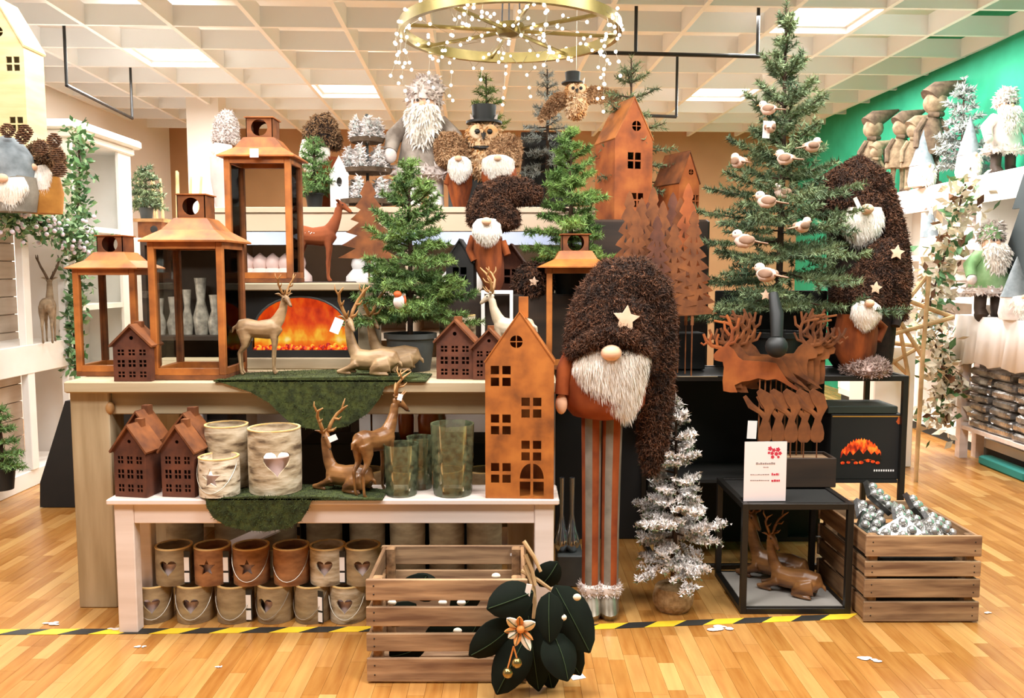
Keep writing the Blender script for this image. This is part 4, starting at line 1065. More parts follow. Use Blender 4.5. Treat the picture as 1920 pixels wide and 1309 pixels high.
fw = deer('fawn_figure', 'brown spotted fawn figure standing behind the highest lantern', 'stand', 592, 528, 4.06, at(592, 528, 4.06).z, 150, 0.05, 0.0, 0.2, ('fawn', 'fawn'), antlers=False)
tag(MB().bev(at(548, 528, 4.0).x, at(655, 528, 4.0).x, 3.965, 4.2, 0, at(592, 528, 4.06).z - 0.001, 0.005).build('dark_pedestal', mt['darkwood']), 'dark pedestal behind the fireplace carrying the spotted fawn', 'pedestal')
rr = random.Random(9)
for i in range(16):
    s_ = scl((0, 3.98, 1.3)) * 150 / 1.55
    MB().ell((rr.uniform(-.38, .2), -.145, rr.uniform(.86, .98)), (.012, .012, .01), 6, 4).build('coat_spot', mt['paper'], fw, scale=s_)
# white tag on the lying deer
q = at(628, 612, 3.1)
o = MB().bb(-0.017, 0.017, -0.0006, 0.0006, -0.028, 0.028).build('price_tag', mt['paper']); o.location = (q.x, 3.13, q.z); o.rotation_euler = (0, 0.4, 0.2)
tag(o, 'white paper tag hanging from the neck of a lying tan deer', 'price tag')

# ------------------------------------------------------------------ moss mats
def moss(name, label, pts_top, pts_hang, z, yf, yb):
    """mat lying on a surface at height z from yb to the front edge yf and hanging over it; pts_hang: front silhouette in pixels"""
    outline = [(at(px, py, yf - 0.008).x, at(px, py, yf - 0.008).z) for px, py in pts_hang]
    hang = MB().plate(outline, (), 0.006, extra=[(x, zz) for x in np.linspace(min(p[0] for p in outline), max(p[0] for p in outline), 14)[1:-1] for zz in np.linspace(min(p[1] for p in outline), z, 7)[1:-1]] if False else ())
    hang.xf(Matrix.Translation((0, yf - 0.012, 0)))
    xs = [p[0] for p in outline]; x0, x1 = at(pts_top[0], 700, yf).x, at(pts_top[1], 700, yf).x
    n = 14; vs = []; fs = []
    for i in range(n + 1):
        u = i / n; x = x0 + (x1 - x0) * u; w = 0.6 + 0.4 * math.sin(u * PI)
        vs += [(x, yf - 0.012, z + 0.0015), (x, yf + (yb - yf) * w, z + 0.0015), (x, yf - 0.012, z + 0.007), (x, yf + (yb - yf) * w, z + 0.005)]
    for i in range(n):
        a = i * 4; fs += [(a, a + 4, a + 5, a + 1), (a + 2, a + 3, a + 7, a + 6), (a, a + 2, a + 6, a + 4), (a + 1, a + 5, a + 7, a + 3)]
    fs += [(0, 1, 3, 2), (n * 4, n * 4 + 2, n * 4 + 3, n * 4 + 1)]
    hang.add(vs, fs)
    t = thing(name, label, 'moss mat', (0, 0, 0)); hang.build('mat', mt['moss'], t)
    fur(hang, 9000, 0.009, 0.0018, mt['mossblade'], t, seed=4, lay=(0, -0.5, 0.1), messy=0.5, name='moss_blades')
moss('moss_mat', 'green moss mat hanging over the front edge of the pine table', (402, 800),
     [(402, 712), (430, 722), (470, 735), (505, 755), (530, 780), (555, 800), (600, 806), (650, 800), (690, 775), (712, 748), (722, 725), (790, 706), (760, 706), (720, 706), (560, 708)], ZT, 3.05, 3.4)
moss('moss_mat', 'round green moss mat hanging over the front of the bench', (385, 715),
     [(386, 934), (388, 950), (400, 970), (425, 986), (460, 994), (500, 996), (540, 990), (565, 976), (578, 955), (584, 938), (640, 932), (600, 931), (480, 930)], ZB, 2.85, 3.04)

# ------------------------------------------------------------------ log tealights
def heart(cx, cz, r):
    return [(cx + r * 0.062 * 16 * math.sin(t) ** 3, cz + r * 0.062 * (13 * math.cos(t) - 5 * math.cos(2 * t) - 2 * math.cos(3 * t) - math.cos(4 * t)) * 1.05) for t in np.linspace(0, 2 * PI, 23)[:-1]]
def star5(cx, cz, r, inner=0.45, rot=0.0):
    return [(cx + r * (1 if i % 2 == 0 else inner) * math.sin(i * PI / 5 + rot), cz + r * (1 if i % 2 == 0 else inner) * math.cos(i * PI / 5 + rot)) for i in range(10)]
def log_meshes(r, h, cut, cutr, th=0.007, cz=0.52, ca=0.0, bow=0.02):
    L = 2 * PI * r
    hole = heart(ca * r, h * cz, cutr) if cut == 'heart' else (star5(ca * r, h * cz, cutr) if cut == 'star' else None)
    nx = 28; outer = [(-L / 2 + L * i / nx, 0) for i in range(nx + 1)] + [(L / 2 - L * i / nx, h) for i in range(nx + 1)]
    extra = [(-L / 2 + L * (i + 0.5) / nx, h * j) for i in range(nx) for j in (0.25, 0.5, 0.75)]
    if hole:
        xs = [p[0] for p in hole]; zs = [p[1] for p in hole]
        extra = [e for e in extra if not (min(xs) - 0.004 < e[0] < max(xs) + 0.004 and min(zs) - 0.004 < e[1] < max(zs) + 0.004)]
    def fn(x, d, z):
        a = x / r - PI / 2; R_ = r * (1 + 0.012 * math.sin(3 * a + 1) + bow * math.sin(z / h * PI)) - d
        return (R_ * math.cos(a), R_ * math.sin(a), z)
    wall = MB().plate(outer, [hole] if hole else [], th, fn, extra)
    rim = MB().lathe([(r + 0.001, h - 0.002), (r + 0.001, h + 0.002), (r - th, h + 0.002), (r - th, h - 0.002)], 28, closed=True)
    bot = MB().lathe([(0.0, 0.0005), (r - th * 0.9, 0.0005), (r - th * 0.9, 0.012), (0, 0.012)], 28)
    hd = MB().loft([(r * 1.02 * math.cos(a), -r * (0.12 + 0.98 * math.sin(a)) , h * (0.86 - 0.72 * math.sin(a))) for a in np.linspace(0, PI, 15)], 0.0014, 5)
    return wall, rim, bot, hd
LOGS = {}
def log_light(label, px, py, Y, z, r, h, cut, cutr, mat='bark', handle=True, rz=0.0, tagside=0, group='log tealights stacked under the bench', name='log_tealight', rimmat='rim', candle=True):
    key = (round(r, 4), round(h, 4), cut, round(cutr, 4))
    if key not in LOGS:
        ws = log_meshes(r, h, cut, cutr); LOGS[key] = [m.mesh(nm) for m, nm in zip(ws, ('log_wall', 'log_rim', 'log_floor', 'wire_handle'))]
        for me in LOGS[key]: me.shade_smooth(); me.set_sharp_from_angle(angle=0.6)
    t = thing(name, label, 'candle holder', (at(px, py, Y).x, Y, z), rz, group)
    for me, nm, mm in zip(LOGS[key], ('bark_wall', 'cut_rim', 'wooden_floor', 'wire_handle'), (mat, rimmat, 'bark', 'wire')):
        if nm == 'wire_handle' and not handle: continue
        o = link(nm, me, t)
        if not me.materials: me.materials.append(mt[mm])
        o.material_slots[0].link = 'OBJECT'; o.material_slots[0].material = mt[mm]
    if candle: MB().lathe([(r * 0.62, 0.012), (r * 0.62, h * 0.55), (0, h * 0.55)], 16).build('glass_insert', mt['pinkthing'], t, True)
    if tagside:
        x = tagside * r * 0.92; m = MB().bb(x - 0.013, x + 0.013, -r * 0.62, -r * 0.6, 0.004, h * 0.92); m.build('black_sleeve', mt['potblack'], t)
        MB().bb(x - 0.009, x + 0.009, -r * 0.63, -r * 0.62, h * 0.38, h * 0.75).build('barcode_label', mt['paper'], t); MB().bb(x - 0.009, x + 0.009, -r * 0.63, -r * 0.62, h * 0.06, h * 0.32).build('barcode_label', mt['paper'], t)
    return t
lh = 0.132; lr = 0.064
LB = [(291, 'heart', 'leftmost log tealight with heart cut-out in the bottom row', 0, 'bark', 0.25), (368, 'heart', 'second log tealight from left in the bottom row, heart cut-out and wire handle', 0, 'bark', 0.08), (443, None, 'third log tealight from left in the bottom row, with black sleeve', 1, 'bark', 0),
      (518, 'heart', 'fourth log tealight from left in the bottom row', 0, 'bark', -0.35), (588, None, 'fifth log tealight from left in the bottom row, sleeve in front', 1, 'bark', -0.4), (653, 'heart', 'sixth log tealight in the bottom row beside the apple crate', 0, 'birch', 0)]
LT = [(329, 'heart', 'leftmost log tealight of the upper row, heart cut-out', 1, 'bark', 0), (401, 'star', 'second upper row log tealight, star cut-out and black sleeve', 1, 'barkred', 0), (473, 'star', 'third upper row log tealight, reddish bark and star cut-out', 0, 'barkred', 0.05),
      (548, None, 'fourth upper row log tealight with dark reddish knots', 0, 'barkred', 0), (616, 'heart', 'fifth upper row log tealight with heart and rough bark', 1, 'birch', 0), (681, 'heart', 'upper row log tealight half hidden by the apple crate', 0, 'bark', 0.15)]
for (px, cut, lab, tg, mm, rz) in LB: log_light(lab, px, 1172, 3.0, 0.001, lr, lh, cut, 0.03 if cut != 'star' else 0.03, mm, True, rz, tg)
for (px, cut, lab, tg, mm, rz) in LT: log_light(lab, px, 1105, 3.01, 0.001 + lh + 0.003, lr, lh, cut, 0.031, mm, px in (473, 548), rz, tg)
for i, px in enumerate((350, 440, 525, 610, 690, 765, 838, 908)):
    for lev in range(3 if i > 3 else 2):
        if lev == 0 and i % 2: pass
        log_light('%s log tealight from left in the shaded back row, %s layer' % (ORD[i], ('bottom', 'middle', 'top')[lev]), px, 1100, 3.36, 0.001 + lev * 0.155, 0.07, 0.152, None, 0.03, 'bark', False, 0, 0, 'log tealights in the shaded back row', candle=False)
s = scl((0, 2.95, 0.5))
log_light('tall birch log lantern on the bench with glowing heart cut-out', 517, 921, 2.955, ZB + 0.008, 48 * s, 118 * s, 'heart', 26 * s, 'birch', False, 0.35, 0, None, 'birch_lantern')
log_light('tall birch log lantern standing behind the small birch bucket', 428, 918, 3.02, ZB + 0.008, 40 * s, 118 * s, None, 26 * s, 'birch', False, 0, 0, None, 'birch_lantern')
log_light('small pale birch bucket with wire handle and star cut-out on bench', 412, 922, 2.9, ZB + 0.008, 36 * s, 70 * s, 'star', 19 * s, 'birchwhite', True, -0.1, 0, None, 'birch_bucket')
o = MB().box((0, 0, 0), (0.3, 0.07, 0.008)).build('loose_plank', mt['benchwood']); q = at(450, 1018, 3.2); o.location = q; o.rotation_euler = (0.3, -0.3, 0.5)
tag(o, 'loose pale plank lying slanted on the log tealights', 'plank')

# ------------------------------------------------------------------ glass vases
def vase(label, px, pyb, pyt, wpx, Y, seed):
    s = scl((0, Y, ZB + 0.1)); r = wpx * s / 2; h = (pyb - pyt) * s
    n = 40; prof = []
    def wob(a, z): return 1 + (0.05 * math.sin(12 * a) * math.sin(z / h * 20) if z < h * 0.62 else 0.0)
    for i in range(18): prof.append((r * (0.86 + 0.14 * i / 17), 0.001 + h * i / 17))
    prof += [(r * 0.93, h), (r * 0.9, h * 0.6), (r * 0.8, 0.02), (0, 0.018)]
    o = MB().lathe(prof, n, wob=wob).build('glass_vase', mt['vase'], smooth=True); o.location = (at(px, pyb, Y).x, Y, ZB + 0.001)
    tag(o, label, 'vase', 'greenish ribbed glass vases on the bench')
vase('greenish ribbed glass vase beside the standing stag', 753, 932, 836, 66, 2.92, 1)
vase('largest greenish ribbed glass vase, next to the tall orange house', 849, 930, 797, 82, 2.93, 2)
vase('narrow glass vase at the back between two others on the bench', 788, 915, 818, 50, 3.01, 3)
# ------------------------------------------------------------------ gnomes
def gnome(label, base, Y, z, body, beard, nose, hat, star=None, arms=(), bodymat='felt', hatmat=('furskin', 'fur'), furn=5000, furl=9, furw=3.0, legs=None, mitten=None, name='furry_gnome', depth=0.85, beardn=1800, extra=None, flat=False, cat='gnome'):
    """every shape given in image pixels around the gnome and turned into local metres at its own distance"""
    bx, by = base; p = at(bx, by, Y); s = scl((0, Y, z + 0.15))
    t = thing(name, label, cat, (p.x, Y, z))
    X = lambda px: px - bx
    Z = lambda py: by - py
    def path(l, y=0): return [(X(a[0]), (a[3] if len(a) > 3 else y), Z(a[1])) for a in l]
    def rad(l, d=depth): return [(a[2] * d, a[2]) for a in l]
    if body: MB().loft(path(body), rad(body), 18).build('body', mt[bodymat], t, True, s)
    br = max([a[2] for a in body]) if body else 30
    yf = -br * depth * 0.75
    if beard:
        b = MB().loft([(X(a[0]), yf + (a[3] if len(a) > 3 else 0), Z(a[1])) for a in beard], [(a[2] * 0.45, a[2]) for a in beard], 14)
        bo = b.build('beard', mt['beard'], t, True, s)
        fur(b, beardn, max(beard[1][2] * 0.24, 5), max(0.7, beard[1][2] * 0.017), mt['beard'], bo, 3, (0.3, -0.2, -2.6), 0.3, s, 'beard_strands')
    if nose: MB().ell((X(nose[0]), yf + (beard[1][3] if len(beard[1]) > 3 else 0) - beard[1][2] * 0.45 - nose[2] * 0.35 if beard else yf, Z(nose[1])), (nose[2] * 1.15, nose[2], nose[2] * 0.9)).build('nose', mt['nose'], t, True, s)
    if hat:
        h = MB().loft(path(hat), rad(hat, 0.9), 18); ho = h.build('hat', mt[hatmat[0]], t, True, s)
        if hatmat[1]: fur(h, furn, furl, furw, mt[hatmat[1]], ho, 5, (0, 0, -0.6), 1.0, s, 'hat_fur', 1.6)
        if star:
            hr = star[3] if len(star) > 3 else max(a[2] for a in hat) * 0.9
            so = MB().plate(star5(0, 0, star[2], 0.5, 0.12), (), star[2] * 0.25).build('star', mt['star'], t, False, s)
            so.location = (X(star[0]) * s, (-hr - furl * 0.55) * s, Z(star[1]) * s)
    for a in arms: MB().loft([(X(q[0]), q[3] if len(q) > 3 else 0, Z(q[1])) for q in a], [q[2] for q in a], 10).build('arm', mt[bodymat], t, True, s)
    if mitten:
        for q in mitten: MB().ell((X(q[0]), q[4] if len(q) > 4 else 0, Z(q[1])), (q[2], q[2] * 0.8, q[3])).build('mitten', mt['nose'], t, True, s)
    return t, s, X, Z
G = 1158
t, s, X, Z = gnome('very tall gnome with brown curly fur hat on striped legs beside the bench', (1125, G), 3.03, 0.0,
    [(1128, 786, 20), (1128, 778, 58), (1128, 755, 78), (1128, 715, 82), (1130, 670, 74), (1134, 640, 60)],
    [(1134, 646, 40), (1134, 654, 60), (1135, 672, 69), (1142, 698, 59), (1151, 722, 45), (1160, 748, 26), (1165, 777, 4)], (1131, 655, 16),
    [(1143, 700, 20), (1143, 696, 80), (1142, 655, 85), (1145, 605, 82), (1150, 565, 72), (1160, 538, 56), (1186, 535, 46), (1210, 556, 40), (1222, 610, 35), (1224, 690, 32), (1222, 770, 30), (1220, 840, 25), (1216, 888, 10)],
    (1157, 597, 24, 74), [[(1066, 655, 12, -20), (1054, 690, 15, -30), (1049, 735, 13, -35)]], 'felt', furn=40000, furl=11, furw=1.7, mitten=[(1048, 752, 11, 19, -36)], beardn=9000)
br_ = MB().loft([(X(1062), -20, Z(664)), (X(1078), -58, Z(652)), (X(1104), -74, Z(632)), (X(1132), -78, Z(622)), (X(1165), -74, Z(630)), (X(1194), -58, Z(650)), (X(1212), -20, Z(666))], [10, 13, 14, 14, 14, 13, 10], 12)
bo_ = br_.build('hat_brim', mt['furskin'], t, True, s); fur(br_, 7000, 11, 1.8, mt['fur'], bo_, 9, (0, 0, -0.4), 1.0, s, 'brim_fur', 1.6)
def striped_leg(cx, x0):
    m = MB().loft([(X(cx), 0, Z(1112)), (X(cx) , 0, Z(1000)), (X(cx + x0 * 0.4), 0, Z(880)), (X(cx + x0), 0, Z(780))], [(18, 17), (18, 17), (18, 18), (18, 19)], 16)
    o = m.build('leg', mt['felt'], t, True, s); o.data.materials.append(mt['feltgrey'])
    for i, pl in enumerate(o.data.polygons):
        if i < 48: pl.material_index = ((i % 16) // 2) % 2
striped_leg(1107, -1); striped_leg(1142, 3)
for cx in (1108, 1140):
    MB().loft([(X(cx), 8, 2), (X(cx), -6, 18), (X(cx), 2, 38), (X(cx), 0, 52)], [(34, 17), (36, 20), (24, 19), (19, 17)], 14).build('boot', mt['silver'], t, True, s)
    c = MB().lathe([(19, 40), (24, 48), (23, 58), (18, 62)], 14, (X(cx), 0, 0)); co = c.build('boot_cuff', mt['whitefur'], t, True, s)
    fur(c, 500, 7, 2.5, mt['whitefur'], co, 2, (0, 0, 0.2), 0.7, s, 'cuff_fluff')
gnome('furry gnome with drooping brown hat right of the tall fir', (1590, 704), 3.86, RZ + 0.001,
    [(1592, 704, 30), (1592, 690, 40), (1592, 600, 42), (1590, 500, 46), (1588, 450, 46), (1588, 420, 40)],
    [(1588, 412, 34, -14), (1588, 435, 40, -14), (1586, 460, 30, -14), (1584, 480, 6, -10)], (1588, 416, 10),
    [(1580, 425, 30), (1578, 418, 60), (1580, 400, 62), (1584, 372, 54), (1600, 354, 40), (1625, 366, 30), (1648, 410, 24), (1668, 470, 22), (1682, 540, 18), (1688, 615, 7)], None, [], furn=18000, furl=9, furw=2, bodymat='furskin')
gnome('furry gnome with pale star on dark hat at the rack end', (1645, 704), 3.72, RZ + 0.001,
    [(1645, 704, 20), (1645, 690, 26), (1645, 640, 30), (1642, 580, 34)], None, None,
    [(1642, 590, 20), (1642, 580, 46), (1645, 530, 46), (1648, 495, 36), (1655, 472, 20), (1660, 462, 6)], (1655, 486, 14, 36), [[(1668, 560, 8, -10), (1672, 590, 9, -20), (1662, 620, 8, -30)]], 'furskin', furn=11000, furl=9, furw=2)
gnome('small furry gnome with creased rust body and star hat on fluffy stand', (1602, 702), 3.58, RZ + 0.001,
    [(1606, 702, 14), (1606, 690, 26), (1602, 660, 38), (1602, 620, 40), (1602, 590, 34)],
    [(1602, 566, 16, -14), (1602, 574, 26, -16), (1602, 590, 28, -16), (1603, 606, 18, -14), (1604, 618, 4, -12)], (1602, 568, 8),
    [(1598, 576, 20), (1598, 568, 44), (1602, 555, 44), (1606, 530, 36), (1612, 514, 18)], (1620, 541, 12, 34), [[(1632, 600, 8, -5), (1650, 615, 8, -8), (1638, 640, 7, -12)], [(1572, 600, 8, -5), (1566, 625, 8, -8), (1574, 650, 7, -12)]], 'feltcreased', furn=8000, furl=9, furw=2)
m = MB().lathe([(40, 0), (44, 10), (34, 24), (20, 30), (0, 30)], 16); s_ = scl((0, 3.58, .9)); o = m.build('fluffy_stand', mt['stalefluff'], None, True, s_); o.location = (at(1622, 700, 3.57).x, 3.565, RZ + 0.001)
tag(o, 'low fluffy pinkish-brown stand under the small creased gnome', 'stand'); fur(m, 2500, 7, 2.4, mt['stalefluff'], o, 3, (0, 0, .3), .8, s_, 'fluff')
# mid tier behind the table front
TY = 3.62; TZ = at(950, 552, TY).z
tag(MB().bev(at(832, 560, TY).x, at(1140, 560, TY).x, TY, 3.92, ZT + 0.001, TZ, 0.006).build('riser_box', mt['darkwood']), 'dark wooden riser box on the table behind the pale deer', 'box')
gnome('furry gnome with round brown hat between the two green firs', (925, 552), 3.68, TZ + 0.001,
    [(928, 552, 10), (926, 530, 20), (918, 500, 28), (914, 470, 30), (914, 445, 28)],
    [(914, 416, 18, -20), (914, 424, 25, -22), (914, 440, 27, -22), (914, 454, 18, -20), (913, 462, 5, -18)], (914, 420, 8),
    [(925, 430, 20), (926, 422, 46), (926, 398, 48), (932, 376, 40), (950, 362, 28), (985, 362, 22), (1012, 372, 12)], None, [[(888, 445, 7, -5), (880, 470, 7, -10), (890, 490, 7, -12)], [(942, 455, 8, -5), (952, 480, 7, -10)]], 'feltcreased', furn=11000, furl=9, furw=2)
gnome('furry star-hatted gnome peeping out behind the pale deer antlers', (1000, 552), 3.68, TZ + 0.001, [(1000, 552, 30), (1000, 540, 34)], None, None,
    [(1000, 552, 34), (1000, 535, 38), (1002, 512, 32), (1006, 498, 16)], (1000, 529, 10, 32), [], furn=3000, furl=9, furw=3)
gnome('left gnome of the tan furry pair below the hatted owl', (860, 388), 4.45, GOZ + 0.001,
    [(862, 388, 12), (862, 372, 17), (862, 345, 24), (862, 325, 24)], [(864, 298, 14, -12), (864, 304, 21, -14), (864, 320, 23, -14), (862, 334, 14, -12), (862, 342, 3, -10)], (862, 301, 6),
    [(852, 306, 14), (850, 300, 27), (846, 285, 29), (842, 264, 25), (842, 250, 12)], None, [[(845, 325, 6, -5), (838, 345, 6, -8)]], 'feltcreased', ('furlight', 'tanfur'), 5000, 7, 2.4)
gnome('right gnome of the tan furry pair, black band on its hat', (935, 388), 4.4, GOZ + 0.001,
    [(936, 388, 8), (936, 360, 9), (936, 350, 28), (936, 335, 34), (936, 315, 32)], [(934, 299, 20, -12), (934, 304, 29, -14), (934, 318, 29, -14), (935, 332, 18, -12), (934, 345, 4, -10)], (934, 303, 6),
    [(942, 302, 16), (944, 297, 31), (950, 284, 28), (958, 268, 22), (964, 258, 10)], None, [], 'felt', ('furlight', 'tanfur'), 5000, 7, 2.4)
gnome('pale hatted gnome with brown fur trim left of the highest lantern', (425, 388), 4.6, GOZ + 0.001,
    [(425, 388, 20), (425, 330, 28), (425, 290, 28)], [(428, 268, 16), (426, 282, 20), (424, 296, 12), (422, 302, 3)], None,
    [(428, 262, 24), (428, 240, 22), (430, 220, 18), (434, 206, 9)], None, [], 'beige' if False else 'pinkthing', ('whitefur', 'whitefur'), 1500, 6, 3)
gnome('brown and white furry gnome behind the bright little fir', (605, 388), 4.62, GOZ + 0.001,
    [(606, 388, 24), (606, 340, 30), (606, 290, 30)], [(598, 262, 24), (596, 285, 28), (592, 310, 18), (590, 325, 5)], None,
    [(606, 270, 34), (608, 245, 34), (614, 226, 24), (624, 217, 10)], None, [], 'felt', ('furskin', 'furlight'), 2500, 7, 3)

# ------------------------------------------------------------------ owls, birds, santas
def owl(label, base, Y, z, hpx, cord=None, wings=False):
    bx, by = base; p = at(bx, by, Y); s = scl((0, Y, z + 0.1)) * hpx / 100
    t = thing('owl_figure', label, 'owl figure', (p.x, Y, z))
    b = MB().loft([(0, 0, 0), (0, 0, 8), (0, 0, 35), (0, 0, 60), (0, 0, 85), (0, 0, 98)], [12, 24, 30, 27, 28, 14], 16); bo = b.build('body', mt['owl'], t, True, s)
    fur(b, 1500, 8, 4, mt['owlface'], bo, 7, (0, 0, -0.6), 0.6, s, 'plumage')
    for sx in (-1, 1):
        MB().ell((sx * 12, -25, 78), (13, 5, 13)).build('face_disc', mt['owlface'], t, True, s); MB().ell((sx * 11, -30, 78), (5, 3, 5), 10, 6).build('eye', mt['black'], t, True, s)
        MB().loft([(sx * 16, -6, 92), (sx * 24, -6, 112)], [7, 1], 6).build('ear_tuft', mt['whitefur'], t, False, s)
        if wings: pass
        else: MB().ell((sx * 29, 0, 42), (8, 16, 32)).build('wing', mt['furlight'], t, True, s)
    MB().loft([(0, -28, 74), (0, -36, 64)], [5, 1], 6).build('beak', mt['black'], t, False, s)
    if not wings: MB().loft([(-20, -16, 52), (-6, -31, 50), (8, -31, 50), (20, -16, 52)], 4, 8).build('scarf', mt['black'], t, True, s); MB().loft([(12, -30, 52), (15, -34, 10)], 4, 8).build('scarf_end', mt['black'], t, True, s)
    h = MB().lathe([(0, 96), (32, 96), (32, 100), (20, 101), (22, 128), (0, 128)], 18)
    if wings: h.xf(Matrix.Translation((-10, 0, 0)))
    h.build('top_hat', mt['potblack'], t, True, s)
    return t, s
owl('hatted owl figure standing above the furry gnome pair', (908, 388), 4.52, at(908, 335, 4.52).z, 105)
o, s = owl('flying owl figure with spread furry wings and black top hat', (1080, 222), 4.3, at(1080, 222, 4.3).z, 66, wings=True)
for sx, ln in ((-1, 64), (1, 95)):
    w_ = MB().loft([(sx * 18, 4, 55), (sx * 50, 2, 68 if sx > 0 else 50), (sx * (ln + 10), 0, 58 if sx > 0 else 25), (sx * (ln + 38), -4, 24 if sx > 0 else -5)], [(10, 16), (10, 22), (9, 18), (4, 6)], 12); wo = w_.build('wing', mt['tanfur'], o, True, s)
    fur(w_, 1800, 8, 4, mt['tanfur'], wo, 8, (sx * 0.4, 0, -0.3), 0.6, s, 'wing_fur')
MB().loft([(0, 0, 125), (2, 0, 560)], 1.0, 6).build('hanging_cord', mt['wire'], o, False, s)
tag(MB().bev(at(840, 388, 4.48).x, at(1000, 388, 4.48).x, 4.5, 4.6, GOZ + 0.001, at(908, 336, 4.52).z, 0.004).build('dark_block', mt['potgrey']), 'dark block under the hatted owl behind the gnome pair', 'block')
def bird(label, px, py, Y, wpx, rz, tilt=0.0):
    p = at(px, py, Y); s = scl(p) * wpx / 72
    t = thing('bird_ornament', label, 'bird ornament', p, rz, 'pinkish bird ornaments on the tall fir')
    MB().loft([(-26, 0, -2), (-20, 0, -1), (-6, 0, -1), (8, 0, 1), (20, 0, 8)], [(4, 4), (12, 12), (17, 18), (16, 18), (8, 10)], 14).build('body', mt['pinkbird'], t, True, s)
    MB().ell((17, 0, 17), (13, 12, 12)).build('head', mt['pinkbird'], t, True, s)
    MB().loft([(28, 0, 17), (38, 0, 15)], [3.5, 0.5], 6).build('beak', mt['antler'], t, False, s)
    MB().loft([(-20, 0, 0), (-40, 0, -4), (-58, 0, -7)], [(6, 4), (7, 2.5), (5, 2)], 8).build('tail', mt['birdback'], t, True, s)
    for sy in (-1, 1):
        MB().ell((-6, sy * 15, 3), (20, 5, 11)).build('wing', mt['birdback'], t, True, s); MB().ell((22, sy * 10, 20), (2, 2, 2), 6, 4).build('eye', mt['black'], t, False, s)
for (px, py, Y, wp, rz, lab) in ((1440, 205, 3.5, 42, PI * 0.8, 'bird ornament highest on the tall fir'), (1523, 275, 3.45, 44, 0.3, 'bird ornament far out on the right side of the tall fir'), (1472, 298, 3.42, 46, PI * 0.75, 'bird ornament near the trunk in the upper half of the tall fir'),
        (1384, 304, 3.46, 46, PI * 0.6, 'bird ornament on the left side of the tall fir, upper half'), (1437, 378, 3.36, 50, PI * 0.9, 'bird ornament at the middle of the tall fir'), (1395, 452, 3.3, 54, PI - 0.2, 'bird ornament left of centre in the lower tall fir'),
        (1436, 515, 3.28, 56, PI * 0.75, 'lowest bird ornament on the tall fir'), (1505, 425, 3.32, 46, 0.5, 'bird ornament next to the drooping hatted gnome'), (1466, 362, 3.5, 44, PI * 1.1, 'whitest bird ornament deep in the tall fir'), (1445, 240, 3.5, 36, PI * 0.3, 'small bird ornament just below the highest one')):
    bird(lab, px, py, Y, wp, rz)
# robin ornament on the table fir
p = at(748, 566, 3.2); s = scl(p); t = thing('robin_ornament', 'white and orange robin ornament on the table fir', 'bird ornament', p, 0.4)
MB().ell((0, 0, 0), (11, 10, 14)).build('body', mt['whitefur'], t, True, s); MB().ell((-3, -2, 14), (8, 8, 7)).build('head', mt['orangething'], t, True, s); MB().loft([(8, 0, -6), (20, 0, -8)], [4, 2], 6).build('tail', mt['orangething'], t, True, s); MB().ell((11, 0, 2), (3, 7, 10)).build('wing', mt['orangething'], t, True, s)
MB().loft([(-10, -3, 12), (-15, -4, 11)], [2, 0.4], 6).build('beak', mt['black'], t, False, s)

def santa(label, base, Y, z, hpx, coat, legmat, trim='whitefur', hatm=None, beardm='beard'):
    bx, by = base; p = at(bx, by, Y); s = scl((0, Y, z + 0.2)) * hpx / 130
    t = thing('santa_figure', label, 'santa figure', (p.x, Y, z))
    for sx in (-1, 1): MB().loft([(sx * 12, 0, 0), (sx * 12, -6, 4), (sx * 12, 0, 12), (sx * 11, 0, 48)], [(10, 8), (12, 9), (8, 8), (9, 9)], 10).build('leg', mt[legmat], t, True, s)
    MB().loft([(0, 0, 36), (0, 0, 40), (0, 0, 70), (0, 0, 92), (0, 0, 98)], [(22, 28), (24, 30), (18, 24), (14, 18), (6, 8)], 16).build('coat', mt[coat], t, True, s)
    tr = MB().loft([(0, 0, 34), (0, 0, 42)], [(26, 32), (26, 32)], 16); to = tr.build('fur_trim', mt[trim], t, True, s); fur(tr, 500, 6, 3, mt[trim], to, 3, (0, 0, 0), .8, s, 'trim_fluff')
    for sx in (-1, 1):
        MB().loft([(sx * 16, 0, 90), (sx * 32, -4, 74), (sx * 34, -14, 58)], [9, 9, 7], 10).build('arm', mt[coat], t, True, s); MB().ell((sx * 34, -16, 54), (7, 6, 8)).build('mitten', mt[trim], t, True, s)
    MB().ell((0, -3, 104), (14, 14, 15)).build('head', mt['skin'], t, True, s)
    b = MB().loft([(0, -12, 104), (0, -16, 94), (0, -19, 76), (0, -18, 62)], [(7, 14), (8, 17), (7, 13), (2, 3)], 12); bo = b.build('beard', mt[beardm], t, True, s); fur(b, 700, 8, 2.5, mt[beardm], bo, 4, (0, -.1, -1), .3, s, 'beard_strands')
    MB().ell((0, -18, 106), (3.4, 3, 3)).build('nose', mt['nose'], t, True, s)
    for sx in (-1, 1): MB().ell((sx * 5, -16, 110), (1.6, 1.4, 1.8), 8, 5).build('eye', mt['black'], t, False, s)
    h = MB().loft([(0, 0, 110), (0, 1, 120), (3, 3, 130), (10, 4, 132), (17, 4, 120)], [17, 16, 10, 7, 4], 14); ho = h.build('hat', mt[hatm or coat], t, True, s); fur(h, 600, 6, 3, mt[trim], ho, 6, (0, 0, -.3), .8, s, 'hat_fluff')
santa('grey furry santa on the back shelf below the left glowing panel', (797, 388), 4.55, GOZ + 0.001, 232, 'greyfur', 'white', hatm='whitefur')
santa('white coated santa on the top right shelf with dark trousers', (1880, 318), 5.85, 1.911, 150, 'whitefur', 'darkwood')
santa('green coated santa on the right clothed table', (1852, 588), 5.5, 0.965, 168, 'leaflight', 'darkwood')

